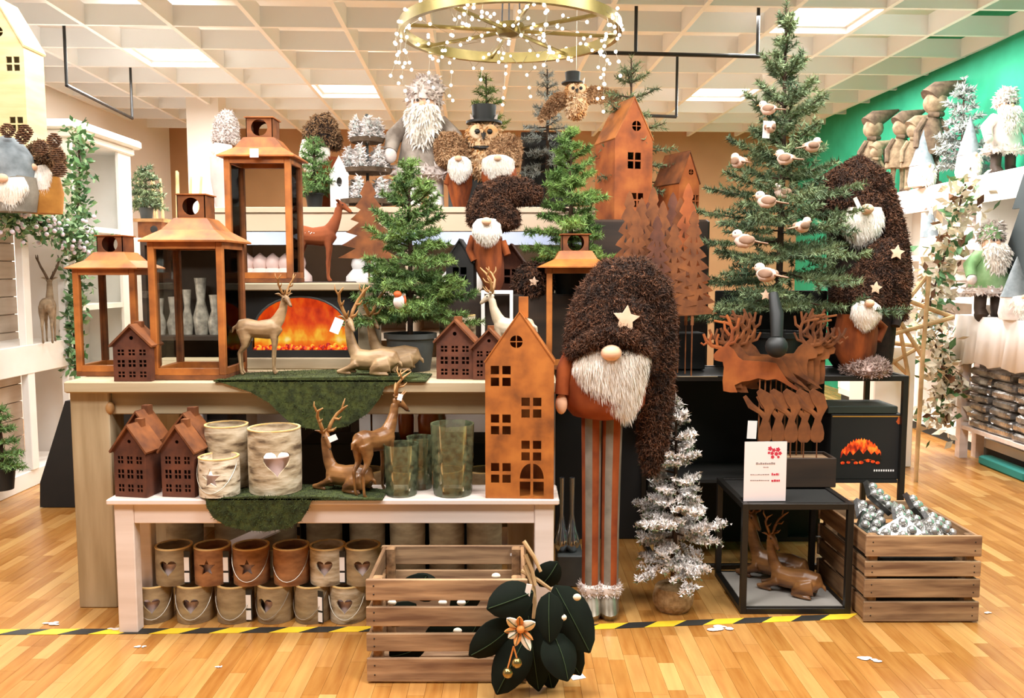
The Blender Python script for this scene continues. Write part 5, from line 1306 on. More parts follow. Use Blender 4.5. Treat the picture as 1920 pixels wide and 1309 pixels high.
def doll(label, px, pyb, pyt, Y, z, m1, m2, lean=0.0, hat=True):
    p = at(px, pyb, Y); s = scl((0, Y, z + .3)) * (pyb - pyt) / 150
    t = thing('cloth_doll', label, 'cloth doll', (p.x, Y, z))
    for sx in (-1, 1):
        MB().loft([(sx * 9, 0, 2), (sx * 9, 0, 30), (sx * 7, 0, 62)], [5, 4.5, 6], 8).build('leg', mt[m1], t, True, s); MB().ell((sx * 9, -5, 4), (6, 11, 5)).build('shoe', mt[m2], t, True, s)
        MB().loft([(sx * 10, 0, 98), (sx * 22, -2, 80), (sx * 24, -6, 56)], [5, 4.5, 4], 8).build('arm', mt[m2], t, True, s)
    MB().loft([(0, 0, 46), (0, 0, 50), (0, 0, 80), (lean * 6, 0, 104)], [(18, 23), (18, 24), (13, 16), (7, 8)], 14).build('dress', mt[m1], t, True, s)
    MB().ell((lean * 8, -2, 120), (17, 16, 17)).build('head', mt['linen'], t, True, s)
    MB().loft([(lean * 8 - 6, 0, 126), (lean * 8 + 6, 0, 138), (lean * 8 + 24, 0, 144), (lean * 8 + 44, 0, 152)], [18, 15, 9, 2], 12).build('hat', mt[m2], t, True, s)
    MB().loft([(lean * 7 - 10, -4, 104), (lean * 7, -12, 102), (lean * 7 + 10, -4, 104)], 4, 8).build('scarf', mt[m2], t, True, s)
doll('leftmost burlap doll on the right shelf against the green wall', 1632, 362, 200, 7.85, 1.911, 'linen', 'linendark')
doll('smallest burlap doll standing before the leftmost one', 1640, 366, 262, 7.68, 1.911, 'linendark', 'linen')
doll('plump burlap doll second from the left on the right shelf', 1682, 356, 205, 7.25, 1.911, 'linen', 'linendark', 0.5)
doll('burlap doll beside the grey cone gnome on the right shelf', 1708, 352, 215, 7.0, 1.911, 'linen', 'linen', 0.4)
doll('tallest dark burlap doll with long pointed hat on the right shelf', 1742, 348, 155, 6.75, 1.911, 'linendark', 'linendark', 0.4)
def cone_gnome(label, px, pyb, pyt, Y, z, wpx):
    p = at(px, pyb, Y); s = scl((0, Y, z + .1)); h = (pyb - pyt) * s; r = wpx * s / 2
    t = thing('cone_gnome', label, 'gnome', (p.x, Y, z))
    MB().lathe([(r * 0.9, 0), (r, h * 0.1), (r * 0.86, h * 0.38), (0, h * 0.38)], 16).build('body', mt['whitefur'], t, True)
    MB().lathe([(r * 0.92, h * 0.36), (r * 0.8, h * 0.42), (r * 0.42, h * 0.72), (0.002, h)], 16).build('hat', mt['fabricgrey'], t, True)
    b = MB().loft([(0, -r * .6, h * .36), (0, -r * .85, h * .22), (0, -r * .9, h * .04)], [(r * .3, r * .6), (r * .3, r * .55), (r * .1, r * .15)], 10); bo = b.build('beard', mt['beard'], t, True); fur(b, 300, r * .35, r * .08, mt['beard'], bo, 3, (0, 0, -1), .3)
    MB().ell((0, -r * 1.0, h * 0.36), r * 0.18).build('nose', mt['nose'], t, True)
cone_gnome('grey hatted cone gnome left of the frosted tree on the top right shelf', 1728, 345, 240, 6.72, 1.911, 50)
cone_gnome('grey hatted cone gnome right of the frosted tree on the top right shelf', 1815, 326, 212, 6.1, 1.911, 46)
cone_gnome('small grey hatted cone gnome inside the right shelf', 1742, 478, 388, 6.5, 1.381, 36)
cone_gnome('grey hatted cone gnome at the far right on the clothed table', 1902, 588, 470, 5.15, 0.965, 56)
# dark cut-out tree leaning at the far right
p = at(1912, 400, 5.4)
tr = [(0.0, 0), (0.16, 0), (0.16, 0.08), (0.3, 0.08), (0.2, 0.28), (0.27, 0.28), (0.17, 0.48), (0.23, 0.48), (0.08, 0.78), (-0.07, 0.48), (-0.01, 0.48), (-0.11, 0.28), (-0.04, 0.28), (-0.14, 0.08), (0.0, 0.08)]
o = MB().plate([(x * 1.42, z * 1.42) for x, z in tr], (), 0.02).build('cutout_tree', mt['darkgreen'])
tag(o, 'dark grey cut-out tree board at the far right edge', 'cutout tree')
o.location = (3.165, 5.36, 0.966); o.rotation_euler = (0, 0, -PI / 2)

# ------------------------------------------------------------------ flat rusty silhouettes
def stag_plate():
    pts = [(132, 385), (150, 360), (185, 330), (235, 320), (268, 345), (300, 395), (335, 420), (420, 425), (500, 430), (560, 440), (592, 490), (640, 556), (700, 600), (735, 640), (700, 625), (650, 598), (605, 570), (560, 548), (500, 556), (440, 542), (380, 560), (330, 566), (280, 590), (300, 640), (250, 640), (205, 630), (198, 560), (205, 470), (196, 430), (165, 425), (140, 418)]
    k = 1 / 3.637
    P = [((x - 400) * k, (640 - y) * k) for x, y in pts]
    m = MB().plate(P, (), 1.6)
    def strip(pp, w):
        q = [((x - 400) * k, 0.8, (640 - y) * k) for x, y in pp]; m.loft(q, [(0.8, w * k * (1 - 0.5 * i / len(q))) for i in range(len(q))], 6)
    strip([(215, 330), (252, 280), (258, 215), (235, 150), (215, 110)], 16); strip([(240, 250), (205, 205), (200, 150)], 12); strip([(256, 215), (290, 190), (300, 130)], 13); strip([(250, 180), (215, 165), (130, 150)], 12); strip([(225, 310), (275, 296), (300, 245)], 12)
    strip([(185, 335), (120, 322), (80, 285), (62, 240)], 16); strip([(120, 322), (105, 280), (118, 235)], 11); strip([(160, 330), (150, 285), (165, 240)], 11); strip([(90, 295), (65, 315), (45, 300)], 10)
    return m
sp = stag_plate(); sY = 3.285; ss = scl((0, sY, .8))
smesh = sp.mesh('stag_plate', ss); smesh.materials.append(mt['rust']); smesh2 = smesh.copy(); smesh2.materials.clear(); smesh2.materials.append(mt['rust4'])
smesh3 = smesh2.copy(); smesh3.transform(Matrix.Scale(-1, 4, (1, 0, 0))); smesh3.flip_normals()
bz = at(1410, 736, sY).z
labs = ['frontmost flat rusty leaping stag stake above the price card', 'second flat rusty leaping stag stake from the front', 'third flat rusty leaping stag stake from the front', 'fourth flat rusty leaping stag stake from the front', 'fifth flat rusty leaping stag stake, middle of the bunch', 'sixth flat rusty leaping stag stake, right of the black ball', 'seventh flat rusty leaping stag stake, toward the right', 'eighth flat rusty leaping stag stake near the small gnome', 'rearmost flat rusty leaping stag stake on the right']
for i, lab in enumerate(labs):
    dx = [0, 12, 24, 36, 48, 58, 72, 86, 98][i]; dz = [0, 8, -2, 10, 3, 2, 10, -1, 8][i]; Y = sY + i * 0.012
    t = thing('stag_stake', lab, 'garden stake', (at(1410, 736, sY).x + dx * ss, Y, bz + dz * ss), 0, 'flat rusty stag stakes')
    o = link('stag_plate', smesh if i == 0 else (smesh2 if i < 5 else smesh3), t)
    MB().loft([(0.03, 0.002, 0.05), (0.03, 0.002, KZ + 0.02 - bz - dz * ss)], 0.003, 6).build('stake', mt['rust4'], t)
# lower bunch of curled stakes
kx = lambda px: (px - 1485) * ss
cur = MB().plate([(-11, 0), (-6, -4), (6, -4), (12, 2), (13, 14), (10, 28), (6, 36), (9, 46), (14, 56), (4, 50), (-5, 42), (-7, 34), (-11, 22), (-13, 10)], (), 1.5)
cur.loft([(2, 0.8, 42), (-10, 0.8, 54), (-28, 0.8, 66), (-40, 0.8, 84)], [(0.8, 7), (0.8, 5), (0.8, 7), (0.8, 4)], 6); cur.loft([(4, 0.8, 46), (8, 0.8, 62), (0, 0.8, 80), (-14, 0.8, 95)], [(0.8, 5), (0.8, 12), (0.8, 15), (0.8, 6)], 6)
cm = cur.mesh('curled_plate', ss); cm.materials.append(mt['rust4'])
clab = ['leftmost flat rusty curled stake below the leaping stags', 'second flat rusty curled stake from left below the stags', 'middle flat rusty curled stake below the leaping stags', 'fourth flat rusty curled stake from left below the stags', 'rightmost flat rusty curled stake below the leaping stags']
for i, lab in enumerate(clab):
    px = 1434 + i * 24.5; Y = 3.275 + (i % 2) * 0.003
    t = thing('curled_stake', lab, 'garden stake', (at(px, 826, Y).x, Y, at(px, 826, Y).z), 0, 'flat rusty curled stakes')
    link('curled_plate', cm, t); MB().loft([(0, 0.002, 0.002), (0, 0.002, KZ + 0.02 - at(px, 826, Y).z)], 0.0025, 6).build('stake', mt['rust4'], t)
def stake_tray():
    a = at(1450, 900, 3.26).x; b = at(1568, 900, 3.26).x; zt = at(1500, 860, 3.26).z
    t = thing('stake_tray', 'dark wooden tray holding the rusty stakes on the black cube', 'tray', (a, 3.262, KZ + 0.001)); W = b - a; h = zt - KZ; m = mt['darkgreen'] if False else mt['darkwood']
    for y in (0, 0.125): MB().bev(0, W, y, y + 0.008, 0, h, 0.002).build('tray_side', m, t)
    for x in (0, W - 0.01): MB().bev(x, x + 0.01, 0.008, 0.125, 0, h, 0.002).build('tray_end', m, t)
    MB().bb(0.01, W - 0.01, 0.008, 0.125, 0.002, h * 0.9).build('foam_block', mt['cratewood'], t)
stake_tray()
p = at(1453, 650, 3.3); o = MB().ell((0, 0, 0), 0.043).build('black_ball', mt['potblack'], smooth=True); o.location = at(1456, 650, 3.23)
tag(o, 'glossy black ball hanging among the rusty stags', 'ball'); MB().loft([(0, 0, 0.035), (0.004, 0.02, 0.12), (0.0, 0.06, 0.2)], [0.022, 0.026, 0.018], 10).build('neck', mt['potblack'], o, True)

def tree_plate(h, w, tiers=8):
    L = []; Rr = []
    for i in range(tiers):
        z0 = h * (0.1 + 0.9 * i / tiers); z1 = h * (0.1 + 0.9 * (i + 0.75) / tiers); ww = w / 2 * (1 - i / tiers) ** 0.9 + w * 0.04
        L += [(-ww, z0), (-ww * 0.82, z0 + h * 0.03), (-ww * 0.42, z1)]; Rr += [(ww, z0), (ww * 0.82, z0 + h * 0.03), (ww * 0.42, z1)]
    out = [(-w * 0.03, 0), (w * 0.03, 0), (w * 0.03, h * 0.09)] + Rr + [(0, h)] + L[::-1] + [(-w * 0.03, h * 0.09)]
    holes = []
    for i in range(1, tiers - 2):
        z = h * (0.1 + 0.9 * (i + 0.12) / tiers); ww = w / 2 * (1 - i / tiers)
        for sx in (-1, 1): holes.append([(sx * ww * 0.22, z), (sx * ww * 0.5, z + h * 0.01), (sx * ww * 0.3, z + h * 0.055)])
    return out, holes
trs = [(1178, 360, 3.5, 'rust4', 'leftmost'), (1200, 372, 3.56, 'rust4', 'second from left'), (1222, 352, 3.62, 'rust4', 'third from left'), (1240, 378, 3.5, 'rust4', 'fourth from left'), (1258, 362, 3.68, 'rust2', 'fifth from left'), (1272, 372, 3.58, 'rust4', 'sixth from left'), (1286, 345, 3.54, 'rust', 'tall front right'), (1262, 420, 3.46, 'rust4', 'lowest front')]
trs += [(1190, 395, 3.44, 'rust4', 'small front left'), (1230, 405, 3.42, 'rust2', 'small front middle'), (1298, 395, 3.47, 'rust4', 'small far right'), (1212, 380, 3.66, 'rust2', 'dark rear')]
for (px, pt, Y, mm, w_) in trs:
    s = scl((0, Y, 1.2)); z = at(px, 610, Y).z; h = (610 - pt) * s; o_, ho = tree_plate(h, 92 * s, 9)
    t = thing('tree_stake', w_ + ' flat rusty fir silhouette stake behind the tall gnome', 'garden stake', (at(px, 610, Y).x, Y, z), R.uniform(-0.25, 0.25), 'flat rusty fir silhouette stakes')
    MB().plate(o_, ho, 0.003).build('tree_plate', mt[mm], t); MB().loft([(0, 0.0015, 0.02), (0, 0.0015, RZ + 0.004 - z)], 0.003, 6).build('stake', mt['rust4'], t)
s = scl((0, 4.1, 1.4)); z = at(695, 500, 4.1).z; o_, ho = tree_plate((500 - 340) * s, 110 * s, 6)
t = thing('tree_stake', 'broad flat rusty fir silhouette behind the table fir, left side', 'garden stake', (at(692, 500, 4.1).x, 4.1, z)); MB().plate(o_, (), 0.004).build('tree_plate', mt['rust4'], t); MB().loft([(0, .002, .02), (0, .002, -z)], .005, 6).build('stake', mt['rust4'], t)
tag(MB().bev(at(1238, 700, 3.52).x, at(1342, 700, 3.52).x, 3.72, 3.86, RZ + 0.001, at(1290, 625, 3.72).z, 0.004).build('black_carton', mt['blackmat']), 'plain black carton on the rack behind the rusty fir stakes', 'carton')
# dark house lanterns on the riser box
def dark_house(label, px, pyb, pyt, w_, Y, m1):
    s = scl((0, Y, 1.3)); W = w_ * s; h = (pyb - pyt) * s
    house('house_lantern', label, (at(px, pyb, Y).x, Y, TZ + 0.001), W, h * 0.6, h, 0.1, win4(0, h * 0.35, W * 0.5, h * 0.3, W * 0.06), (m1, m1), -0.1, 0.003, 0.008, 0.006)
dark_house('black house lantern at the left end of the riser box', 862, 552, 452, 52, 3.66, mt['blackmat'])
dark_house('dark brown rusty house lantern behind the pale deer head', 958, 552, 462, 50, 3.8, mt['rust2'])
# ------------------------------------------------------------------ chandelier of fairy lights
def chandelier():
    Y = 4.0; c = at(957, 58, Y); t = thing('light_wheel', 'hanging brass wheel wound with warm fairy lights under the ceiling', 'chandelier', c)
    d = scl(c); r = 203 * d
    MB().lathe([(r - 0.012, -0.024), (r + 0.012, -0.024), (r + 0.012, 0.024), (r - 0.012, 0.024)], 56, closed=True).build('ring', mt['gold'], t, True)
    MB().lathe([(0, -0.03), (0.055, -0.02), (0.072, 0.005), (0.06, 0.03), (0, 0.035)], 24).build('hub', mt['gold'], t, True)
    for k in range(8):
        a = k * PI / 4 + 0.2; MB().loft([(0.06 * math.cos(a), 0.06 * math.sin(a), 0), (r * math.cos(a), r * math.sin(a), 0)], 0.009, 6).build('spoke', mt['gold'], t)
    for k in range(3):
        a = k * 2.094 + 0.4; MB().loft([(0.05 * math.cos(a), 0.05 * math.sin(a), 0.02), (0.01 * math.cos(a), 0.01 * math.sin(a), CEIL + 0.3 - c.z)], 0.004, 6).build('hanging_rod', mt['black'], t)
    bm = MB().ell((0, 0, 0), 0.0072, 8, 6).mesh('bulb'); bm.materials.append(mt['bulb'])
    rr = random.Random(12); wires = MB()
    def bulb(p):
        link('bulb', bm, t).location = p
    for k in range(8):
        a = k * PI / 4 + 0.2; prev = None
        for i in range(11):
            u = 0.12 + 0.86 * i / 10; p = Vector((u * r * math.cos(a) + rr.gauss(0, 0.025), u * r * math.sin(a) + rr.gauss(0, 0.025), rr.gauss(0, 0.025))); bulb(p)
            if prev is not None: wires.loft([prev, p], 0.001, 4, cap=False)
            prev = p
    prev = None
    for i in range(64):
        a = i * 2 * PI / 64; p = Vector(((r + rr.gauss(0, 0.02)) * math.cos(a), (r + rr.gauss(0, 0.02)) * math.sin(a), rr.gauss(0, 0.03))); bulb(p)
        if prev is not None: wires.loft([prev, p], 0.001, 4, cap=False)
        prev = p
    for k in range(18):
        a = rr.uniform(0, 2 * PI); q = Vector((r * math.cos(a) * rr.uniform(0.95, 1.08), r * math.sin(a), 0)); n = rr.randint(2, 6); last = q.copy()
        for i in range(n):
            z = -0.05 - i * 0.05 + rr.gauss(0, 0.01); p = q + Vector((rr.gauss(0, 0.012), rr.gauss(0, 0.012), z)); bulb(p); wires.loft([last, p], 0.001, 4, cap=False); last = p
    wires.build('light_wire', mt['wire'], t)['kind'] = 'stuff'
chandelier()

# ------------------------------------------------------------------ gondola behind
def gondola():
    x0 = at(395, 400, 4.35).x; x1 = at(1120, 400, 4.35).x
    t = thing('back_gondola', 'beige shop shelf behind the table with figures along its top', 'shelf', (0, 0, 0))
    MB().bev(x0, x1, 4.35, 4.95, GOZ - 0.03, GOZ, 0.004).build('top_board', mt['beige'], t)
    MB().bb(x0, x1, 4.36, 4.38, GOZ - 0.12, GOZ - 0.03).build('front_board', mt['beige'], t)
    MB().bb(x0, x1, 4.355, 4.375, GOZ - 0.19, GOZ - 0.125).build('blue_strip', mt['bluestripe'], t)
    MB().bb(x0, x1, 4.9, 4.95, 0, GOZ - 0.03).build('back_panel', mt['wallwhite'], t)
    for x in (x0, (x0 + x1) / 2, x1 - 0.04): MB().bb(x, x + 0.04, 4.38, 4.9, 0, GOZ - 0.03).build('upright', mt['beige'], t)
    for z in (0.9, 1.12): MB().bb(x0 + 0.04, x1 - 0.04, 4.38, 4.9, z, z + 0.03).build('shelf_board', mt['beige'], t)
gondola()
def ceramic(label, px, Y, z, h, mat, group):
    o = MB().lathe([(h * 0.28, 0), (h * 0.36, h * 0.1), (h * 0.34, h * 0.4), (h * 0.16, h * 0.6), (h * 0.2, h * 0.72), (h * 0.17, h * 0.86), (0.001, h * 1.0)], 14).build('ceramic_figure', mat, smooth=True)
    o.location = (at(px, 500, Y).x, Y, z); tag(o, label, 'ceramic figure', group)
for i in range(6): ceramic('%s pinkish ceramic figure from left seen through the highest lantern' % ORD[i], 440 + i * 24, 4.45, 1.151, 0.2, mt['pinkthing'], 'pinkish ceramic figures on the back shelf')
for i in range(6): ceramic('%s orange ceramic pot from left seen through the highest lantern' % ORD[i], 446 + i * 22, 4.44, 0.931, 0.17, mt['orangething'], 'orange ceramic pots on the back shelf')
for i, px in enumerate((672, 700, 850, 880)): ceramic('%s white ceramic figure from left on the back shelf behind the firs' % ORD[i], px, 4.45, 1.151, 0.19, mt['white'], 'white ceramic figures on the back shelf')
def tiered():
    Y = 4.5; c = at(690, 388, Y); s = scl((0, Y, 1.8))
    t = thing('tiered_tray', 'three-tiered grey tray stand with little snowy trees', 'tray stand', (c.x, Y, GOZ + 0.001))
    MB().loft([(0, 0, 0), (0, 0, 175 * s)], 3 * s, 8).build('post', mt['potgrey'], t)
    tiers = [(8, 52), (66, 44), (122, 30)]
    for zz, r in tiers: MB().lathe([(0, zz * s), (r * s, zz * s), ((r + 3) * s, (zz + 8) * s), ((r - 1) * s, (zz + 8) * s), ((r - 3) * s, (zz + 3) * s), (0, (zz + 3) * s)], 24).build('tray', mt['linendark'], t, True)
    k = 0
    for zz, r in tiers:
        n = 6 if r > 40 else 4
        for i in range(n):
            a = i * 2 * PI / n + 0.3 + PI; rr_ = (r - 10) * s; k += 1
            h = (46 if zz < 120 else 44) * s
            tr = thing('mini_tree', '%s tiny snowy tree counted anticlockwise on the %s tier of the tray stand' % (ORD[i], {8: 'lowest', 66: 'middle', 122: 'top'}[zz]), 'mini tree', (c.x + rr_ * math.cos(a), Y + rr_ * math.sin(a), GOZ + 0.001 + (zz + 3.2) * s), 0, 'tiny snowy trees on the tray stand')
            m = MB().lathe([(2 * s, 0), (2 * s, 5 * s), (11 * s, 6 * s), (6 * s, 22 * s), (9 * s, 22 * s), (1 * s, h)], 9); m.build('tree_cone', mt['frost'], tr)
            fur(m, 350, 8 * s, 3 * s, mt['snowneedle'], tr, k, (0, 0, -.2), .7, 1.0, 'snow_tufts')
tiered()
def white_house():
    Y = 4.42; s = scl((0, Y, 1.7)); p = at(645, 388, Y)
    house('white_house_lantern', 'small white house lantern on the back shelf left of the tray stand', (at(637, 388, Y).x, Y, GOZ + 0.001), 34 * s, 60 * s, 95 * s, 0.06, [[(5 * s * math.cos(a), 48 * s + 9 * s * math.sin(a)) for a in np.linspace(0, 2 * PI, 13)[:-1]]], (mt['white'], mt['white']), 0.2, 0.003, 0.004, 0.005)
white_house()
# dark framed screen on the back shelf
Y = 4.8; a = at(977, 388, Y).x; b = at(1070, 388, Y).x; zt = at(1000, 248, Y).z
t = thing('dark_picture', 'tall dark framed panel on the back shelf left of the rusty house', 'frame', (a, Y, GOZ + 0.001)); W = b - a; h = zt - GOZ
MB().bb(0.02, W - 0.02, 0.008, 0.02, 0.02, h - 0.02).build('dark_panel', mt['blackmat'], t)
for x in (0, W - 0.02): MB().bb(x, x + 0.02, 0, 0.024, 0, h).build('frame_side', mt['darkwood'], t)
for z in (0, h - 0.02): MB().bb(0.02, W - 0.02, 0, 0.024, z, z + 0.02).build('frame_rail', mt['darkwood'], t)
# wooden rustic things at far back left
def bird_house():
    p = at(290, 410, 6.6); s = scl(p)
    t = thing('bird_house', 'rusty brown nesting box under the little grey-potted fir', 'bird house', (p.x - 0.02, 6.55, at(280, 446, 6.5).z))
    MB().bb(-22 * s, 22 * s, 0, 0.14, 0, 30 * s).build('box_body', mt['rust4'], t); MB().bb(-28 * s, 28 * s, -0.02, 0.16, 30 * s, 36 * s).build('roof_board', mt['antler'], t); MB().ell((8 * s, -0.002, 16 * s), (7 * s, 0.004, 7 * s)).build('entry_hole', mt['black'], t, True)
bird_house()
tag(MB().bev(at(240, 446, 6.5).x, at(350, 446, 6.5).x, 6.45, 6.9, 0, at(280, 446, 6.5).z - 0.001, 0.01).build('white_cabinet', mt['whitewood']), 'white cabinet carrying the nesting box behind the lanterns', 'cabinet')
p = at(320, 330, 7.2); t = thing('twig_bundle', 'bundle of pale rustic branches before the tan back wall', 'branches', (p.x, 7.2, 0)); rr = random.Random(3)
for i in range(9):
    x = rr.uniform(-0.3, 0.25); MB().loft([(x * 0.4, 0, 0), (x * 0.7, 0.02, 1.2), (x, 0.02, at(0, rr.uniform(318, 345), 7.2).z)], [0.022, 0.02, 0.01], 6).build('branch', mt['twig'], t, True)

# ------------------------------------------------------------------ left shelf goods
def garland(name, label, pts, n, size, mats, spread=0.06, seed=1, bulbs=0):
    rng = np.random.default_rng(seed); P = np.array([tuple(p) for p in pts]); t = thing(name, label, 'garland', (0, 0, 0))
    MB().loft(pts, 0.006, 6).build('garland_stem', mt['trunk'], t)
    seg = np.linalg.norm(np.diff(P, axis=0), axis=1); cum = np.concatenate([[0], np.cumsum(seg)])
    for mi, (mm, frac) in enumerate(mats):
        k = int(n * frac); u = rng.random(k) * cum[-1]; j = np.clip(np.searchsorted(cum, u) - 1, 0, len(seg) - 1)
        C = P[j] + (P[j + 1] - P[j]) * ((u - cum[j]) / seg[j])[:, None] + rng.normal(0, spread, (k, 3)) * np.array([1, 1, 0.9])
        D = unit(rng.normal(size=(k, 3)) + np.array([0, -0.5, 0.1])); S = unit(np.cross(D, rng.normal(size=(k, 3))))
        L = size * rng.uniform(0.6, 1.2, (k, 1)); W_ = L * 0.26
        a = C; b = C + D * L * 0.5 + S * W_; c = C + D * L; d = C + D * L * 0.5 - S * W_
        tris_mesh('leaves', np.concatenate([np.stack([a, b, c], 1), np.stack([a, c, d], 1)]), mt[mm], t)
    if bulbs:
        bm = MB().ell((0, 0, 0), size * 0.28, 8, 5).mesh('blossom'); bm.shade_smooth(); bm.materials.append(mt['blossom'])
        for i in range(bulbs):
            u = rng.random() * cum[-1]; j = min(int(np.searchsorted(cum, u)) - 1, len(seg) - 1); j = max(j, 0)
            C = P[j] + (P[j + 1] - P[j]) * ((u - cum[j]) / seg[j]) + rng.normal(0, spread, 3) + np.array([0.02, -0.03, 0])
            link('blossom', bm, t).location = C
mt['blossom'] = M('pale lilac blossom', '#fbf4fb', '#ecdff0', 14, 0.7)
garland('flower_garland', 'pale lilac flower garland along the left shelf edge', [at(-10, 395, 4.55), at(40, 405, 4.75), at(90, 425, 4.95), at(140, 435, 5.15), at(165, 470, 5.3)], 1500, 0.045, (('leaf', 0.5), ('leaflight', 0.5)), 0.055, 2, 150)
garland('leaf_garland', 'green leaf garland hanging down beside the white bookcase', [at(146, 240, 5.4), at(150, 320, 5.38), at(145, 420, 5.36), at(150, 520, 5.36), at(138, 620, 5.36), at(142, 700, 5.36)], 900, 0.06, (('leaf', 0.6), ('leaflight', 0.4)), 0.035, 4)
garland('snowy_garland', 'cream snow-tipped garland hanging down the right shelf', [at(1810, 345, 5.6), at(1790, 420, 5.62), at(1765, 500, 5.65), at(1745, 560, 5.68), at(1740, 620, 5.7), at(1775, 690, 5.7), at(1765, 760, 5.7), at(1775, 800, 5.72)], 950, 0.085, (('snowleaf', 0.72), ('leaf', 0.2), ('pine', 0.08)), 0.06, 6)
def ply_house():
    Y = 4.75; s = scl((0, Y, 2)); p = at(20, 390, Y); z = 1.561
    def wc(px, py): return ((px - 12) * s, (388 - py) * s)
    hs = win4(*wc(38, 108), 25 * s, 26 * s, 3 * s) + win4(*wc(-2, 160), 25 * s, 26 * s, 3 * s) + win4(*wc(39, 218), 25 * s, 26 * s, 3 * s) + round4(*wc(13, 50), 10 * s, 1.3 * s)
    house('plywood_house', 'tall pale plywood house on the left shelf at the image corner', (at(12, 388, Y).x, Y, z), 94 * s, (388 - 75) * s, (388 + 10) * s, 0.2, hs, (mt['plywood'], mt['plywood']), 0.0, 0.008, 0.01, 0.01)
ply_house()
gnome('grey knit hatted gnome with curly brown hair on the left shelf', (25, 388), 4.5, 1.562, [(25, 388, 40), (25, 350, 46), (28, 320, 40)], [(30, 330, 34), (32, 348, 38), (36, 368, 22), (38, 380, 5)], (36, 330, 9),
      [(22, 335, 40), (20, 310, 46), (20, 280, 44), (26, 262, 30), (30, 250, 12)], None, [], 'feltgrey', ('fabricgrey', None))
gnome('golden bodied gnome with pale beard on the left shelf', (85, 388), 4.62, 1.562, [(85, 388, 30), (85, 350, 34), (85, 320, 28)], [(80, 305, 24), (84, 322, 28), (92, 345, 14), (95, 352, 3)], (84, 306, 8),
      [(85, 310, 24), (88, 290, 34), (90, 272, 30), (94, 258, 14)], None, [], 'feltgold', ('furskin', 'furlight'), 3500, 8, 3)
def cone(label, px, py, Y, r):
    p = at(px, py, Y); t = thing('pine_cone', label, 'pine cone', p, R.uniform(0, 6), 'pine cones on the left shelf')
    m = MB()
    for i in range(7):
        z = -r + 2 * r * i / 6.5; rr_ = r * 0.85 * math.sin(PI * (i + 0.8) / 7.6); n = 8
        for k in range(n):
            a = 2 * PI * (k + 0.5 * (i % 2)) / n; m.ell((rr_ * math.cos(a), rr_ * math.sin(a), z), (r * 0.3, r * 0.3, r * 0.12), 6, 3)
    m.build('cone_scales', mt['pine'], t, True)
for k, (px, py, lab) in enumerate(((14, 244, 'pine cone at top left corner of the left shelf cluster'), (48, 246, 'pine cone just below the plywood house windows'), (42, 256, 'pine cone under the plywood house, lower one'), (102, 262, 'highest pine cone beside the golden gnome'), (108, 290, 'pine cone right of the golden gnome'), (76, 276, 'pine cone between the two left shelf gnomes'), (112, 318, 'lowest pine cone right of the golden gnome'))): cone(lab, px, py, 4.42, 0.034)
# black wedge and boards under the table
def wedge():
    Y = 4.45; q = [(75, 951), (75, 905), (122, 752), (330, 752), (330, 951)]
    pts = [(at(px, py, Y).x, max(0.001, at(px, py, Y).z)) for px, py in q]
    o = MB().plate(pts, (), 0.25).build('black_gondola_end', mt['blackmat']); o.location = (0, Y, 0); tag(o, 'matt black slanted gondola end left of the pine table leg', 'shelf end')
wedge()
tag(MB().bev(at(342, 860, 4.1).x, at(383, 860, 4.1).x, 4.1, 4.16, 0, ZT - 0.06, 0.004).build('white_post', mt['benchwood']), 'white post seen under the table beside the small houses', 'post')
rz0 = at(600, 830, 3.5).z
tag(MB().bev(at(560, 830, 3.5).x, at(915, 830, 3.5).x, 3.48, 3.74, 0, rz0, 0.006).build('low_riser', mt['blackmat']), 'low black riser under the table behind the glass vases', 'riser')
for (px, w_, lab) in ((762, 30, 'narrow amber glass jar under the table behind the stag'), (810, 54, 'wide amber glass jar under the table behind the vases')):
    s = scl((0, 3.55, .6)); r = w_ * s / 2
    o = MB().lathe([(0, 0), (r * .7, 0), (r * 0.95, 12 * s), (r, 40 * s), (r * .8, 62 * s), (r * .7, 62 * s), (r * .85, 38 * s), (0, 6 * s)], 20).build('amber_jar', mt['amber'], smooth=True); o.location = (at(px, 830, 3.58).x, 3.58, rz0 + 0.001); tag(o, lab, 'jar')
# black backing board and chrome vases between table and gnome
tag(MB().bev(at(1040, 800, 4.0).x, at(1265, 800, 4.0).x, 3.915, 3.94, 0, 1.0, 0.004).build('black_board', mt['blackmat']), 'black board standing behind the striped gnome legs', 'board')
bxz = at(1060, 1035, 3.35).z
tag(MB().bev(at(1044, 1035, 3.35).x, at(1092, 1035, 3.35).x, 3.3, 3.48, 0, bxz, 0.004).build('grey_box', mt['potgrey']), 'low grey box under the chrome vases beside the bench', 'box')
for (px, lab) in ((1053, 'chrome bottle vase nearest the bench leg'), (1072, 'chrome bottle vase nearest the striped gnome legs')):
    s = scl((0, 3.37, .3)); o = MB().lathe([(0, 0), (8 * s, 0), (15 * s, 14 * s), (15 * s, 24 * s), (8 * s, 44 * s), (4 * s, 70 * s), (5 * s, 140 * s), (3 * s, 140 * s), (2 * s, 60 * s), (0, 30 * s)], 18).build('chrome_vase', mt['chrome'], smooth=True)
    o.location = (at(px, 1033, 3.36).x, 3.36, bxz + 0.001); tag(o, lab, 'vase')
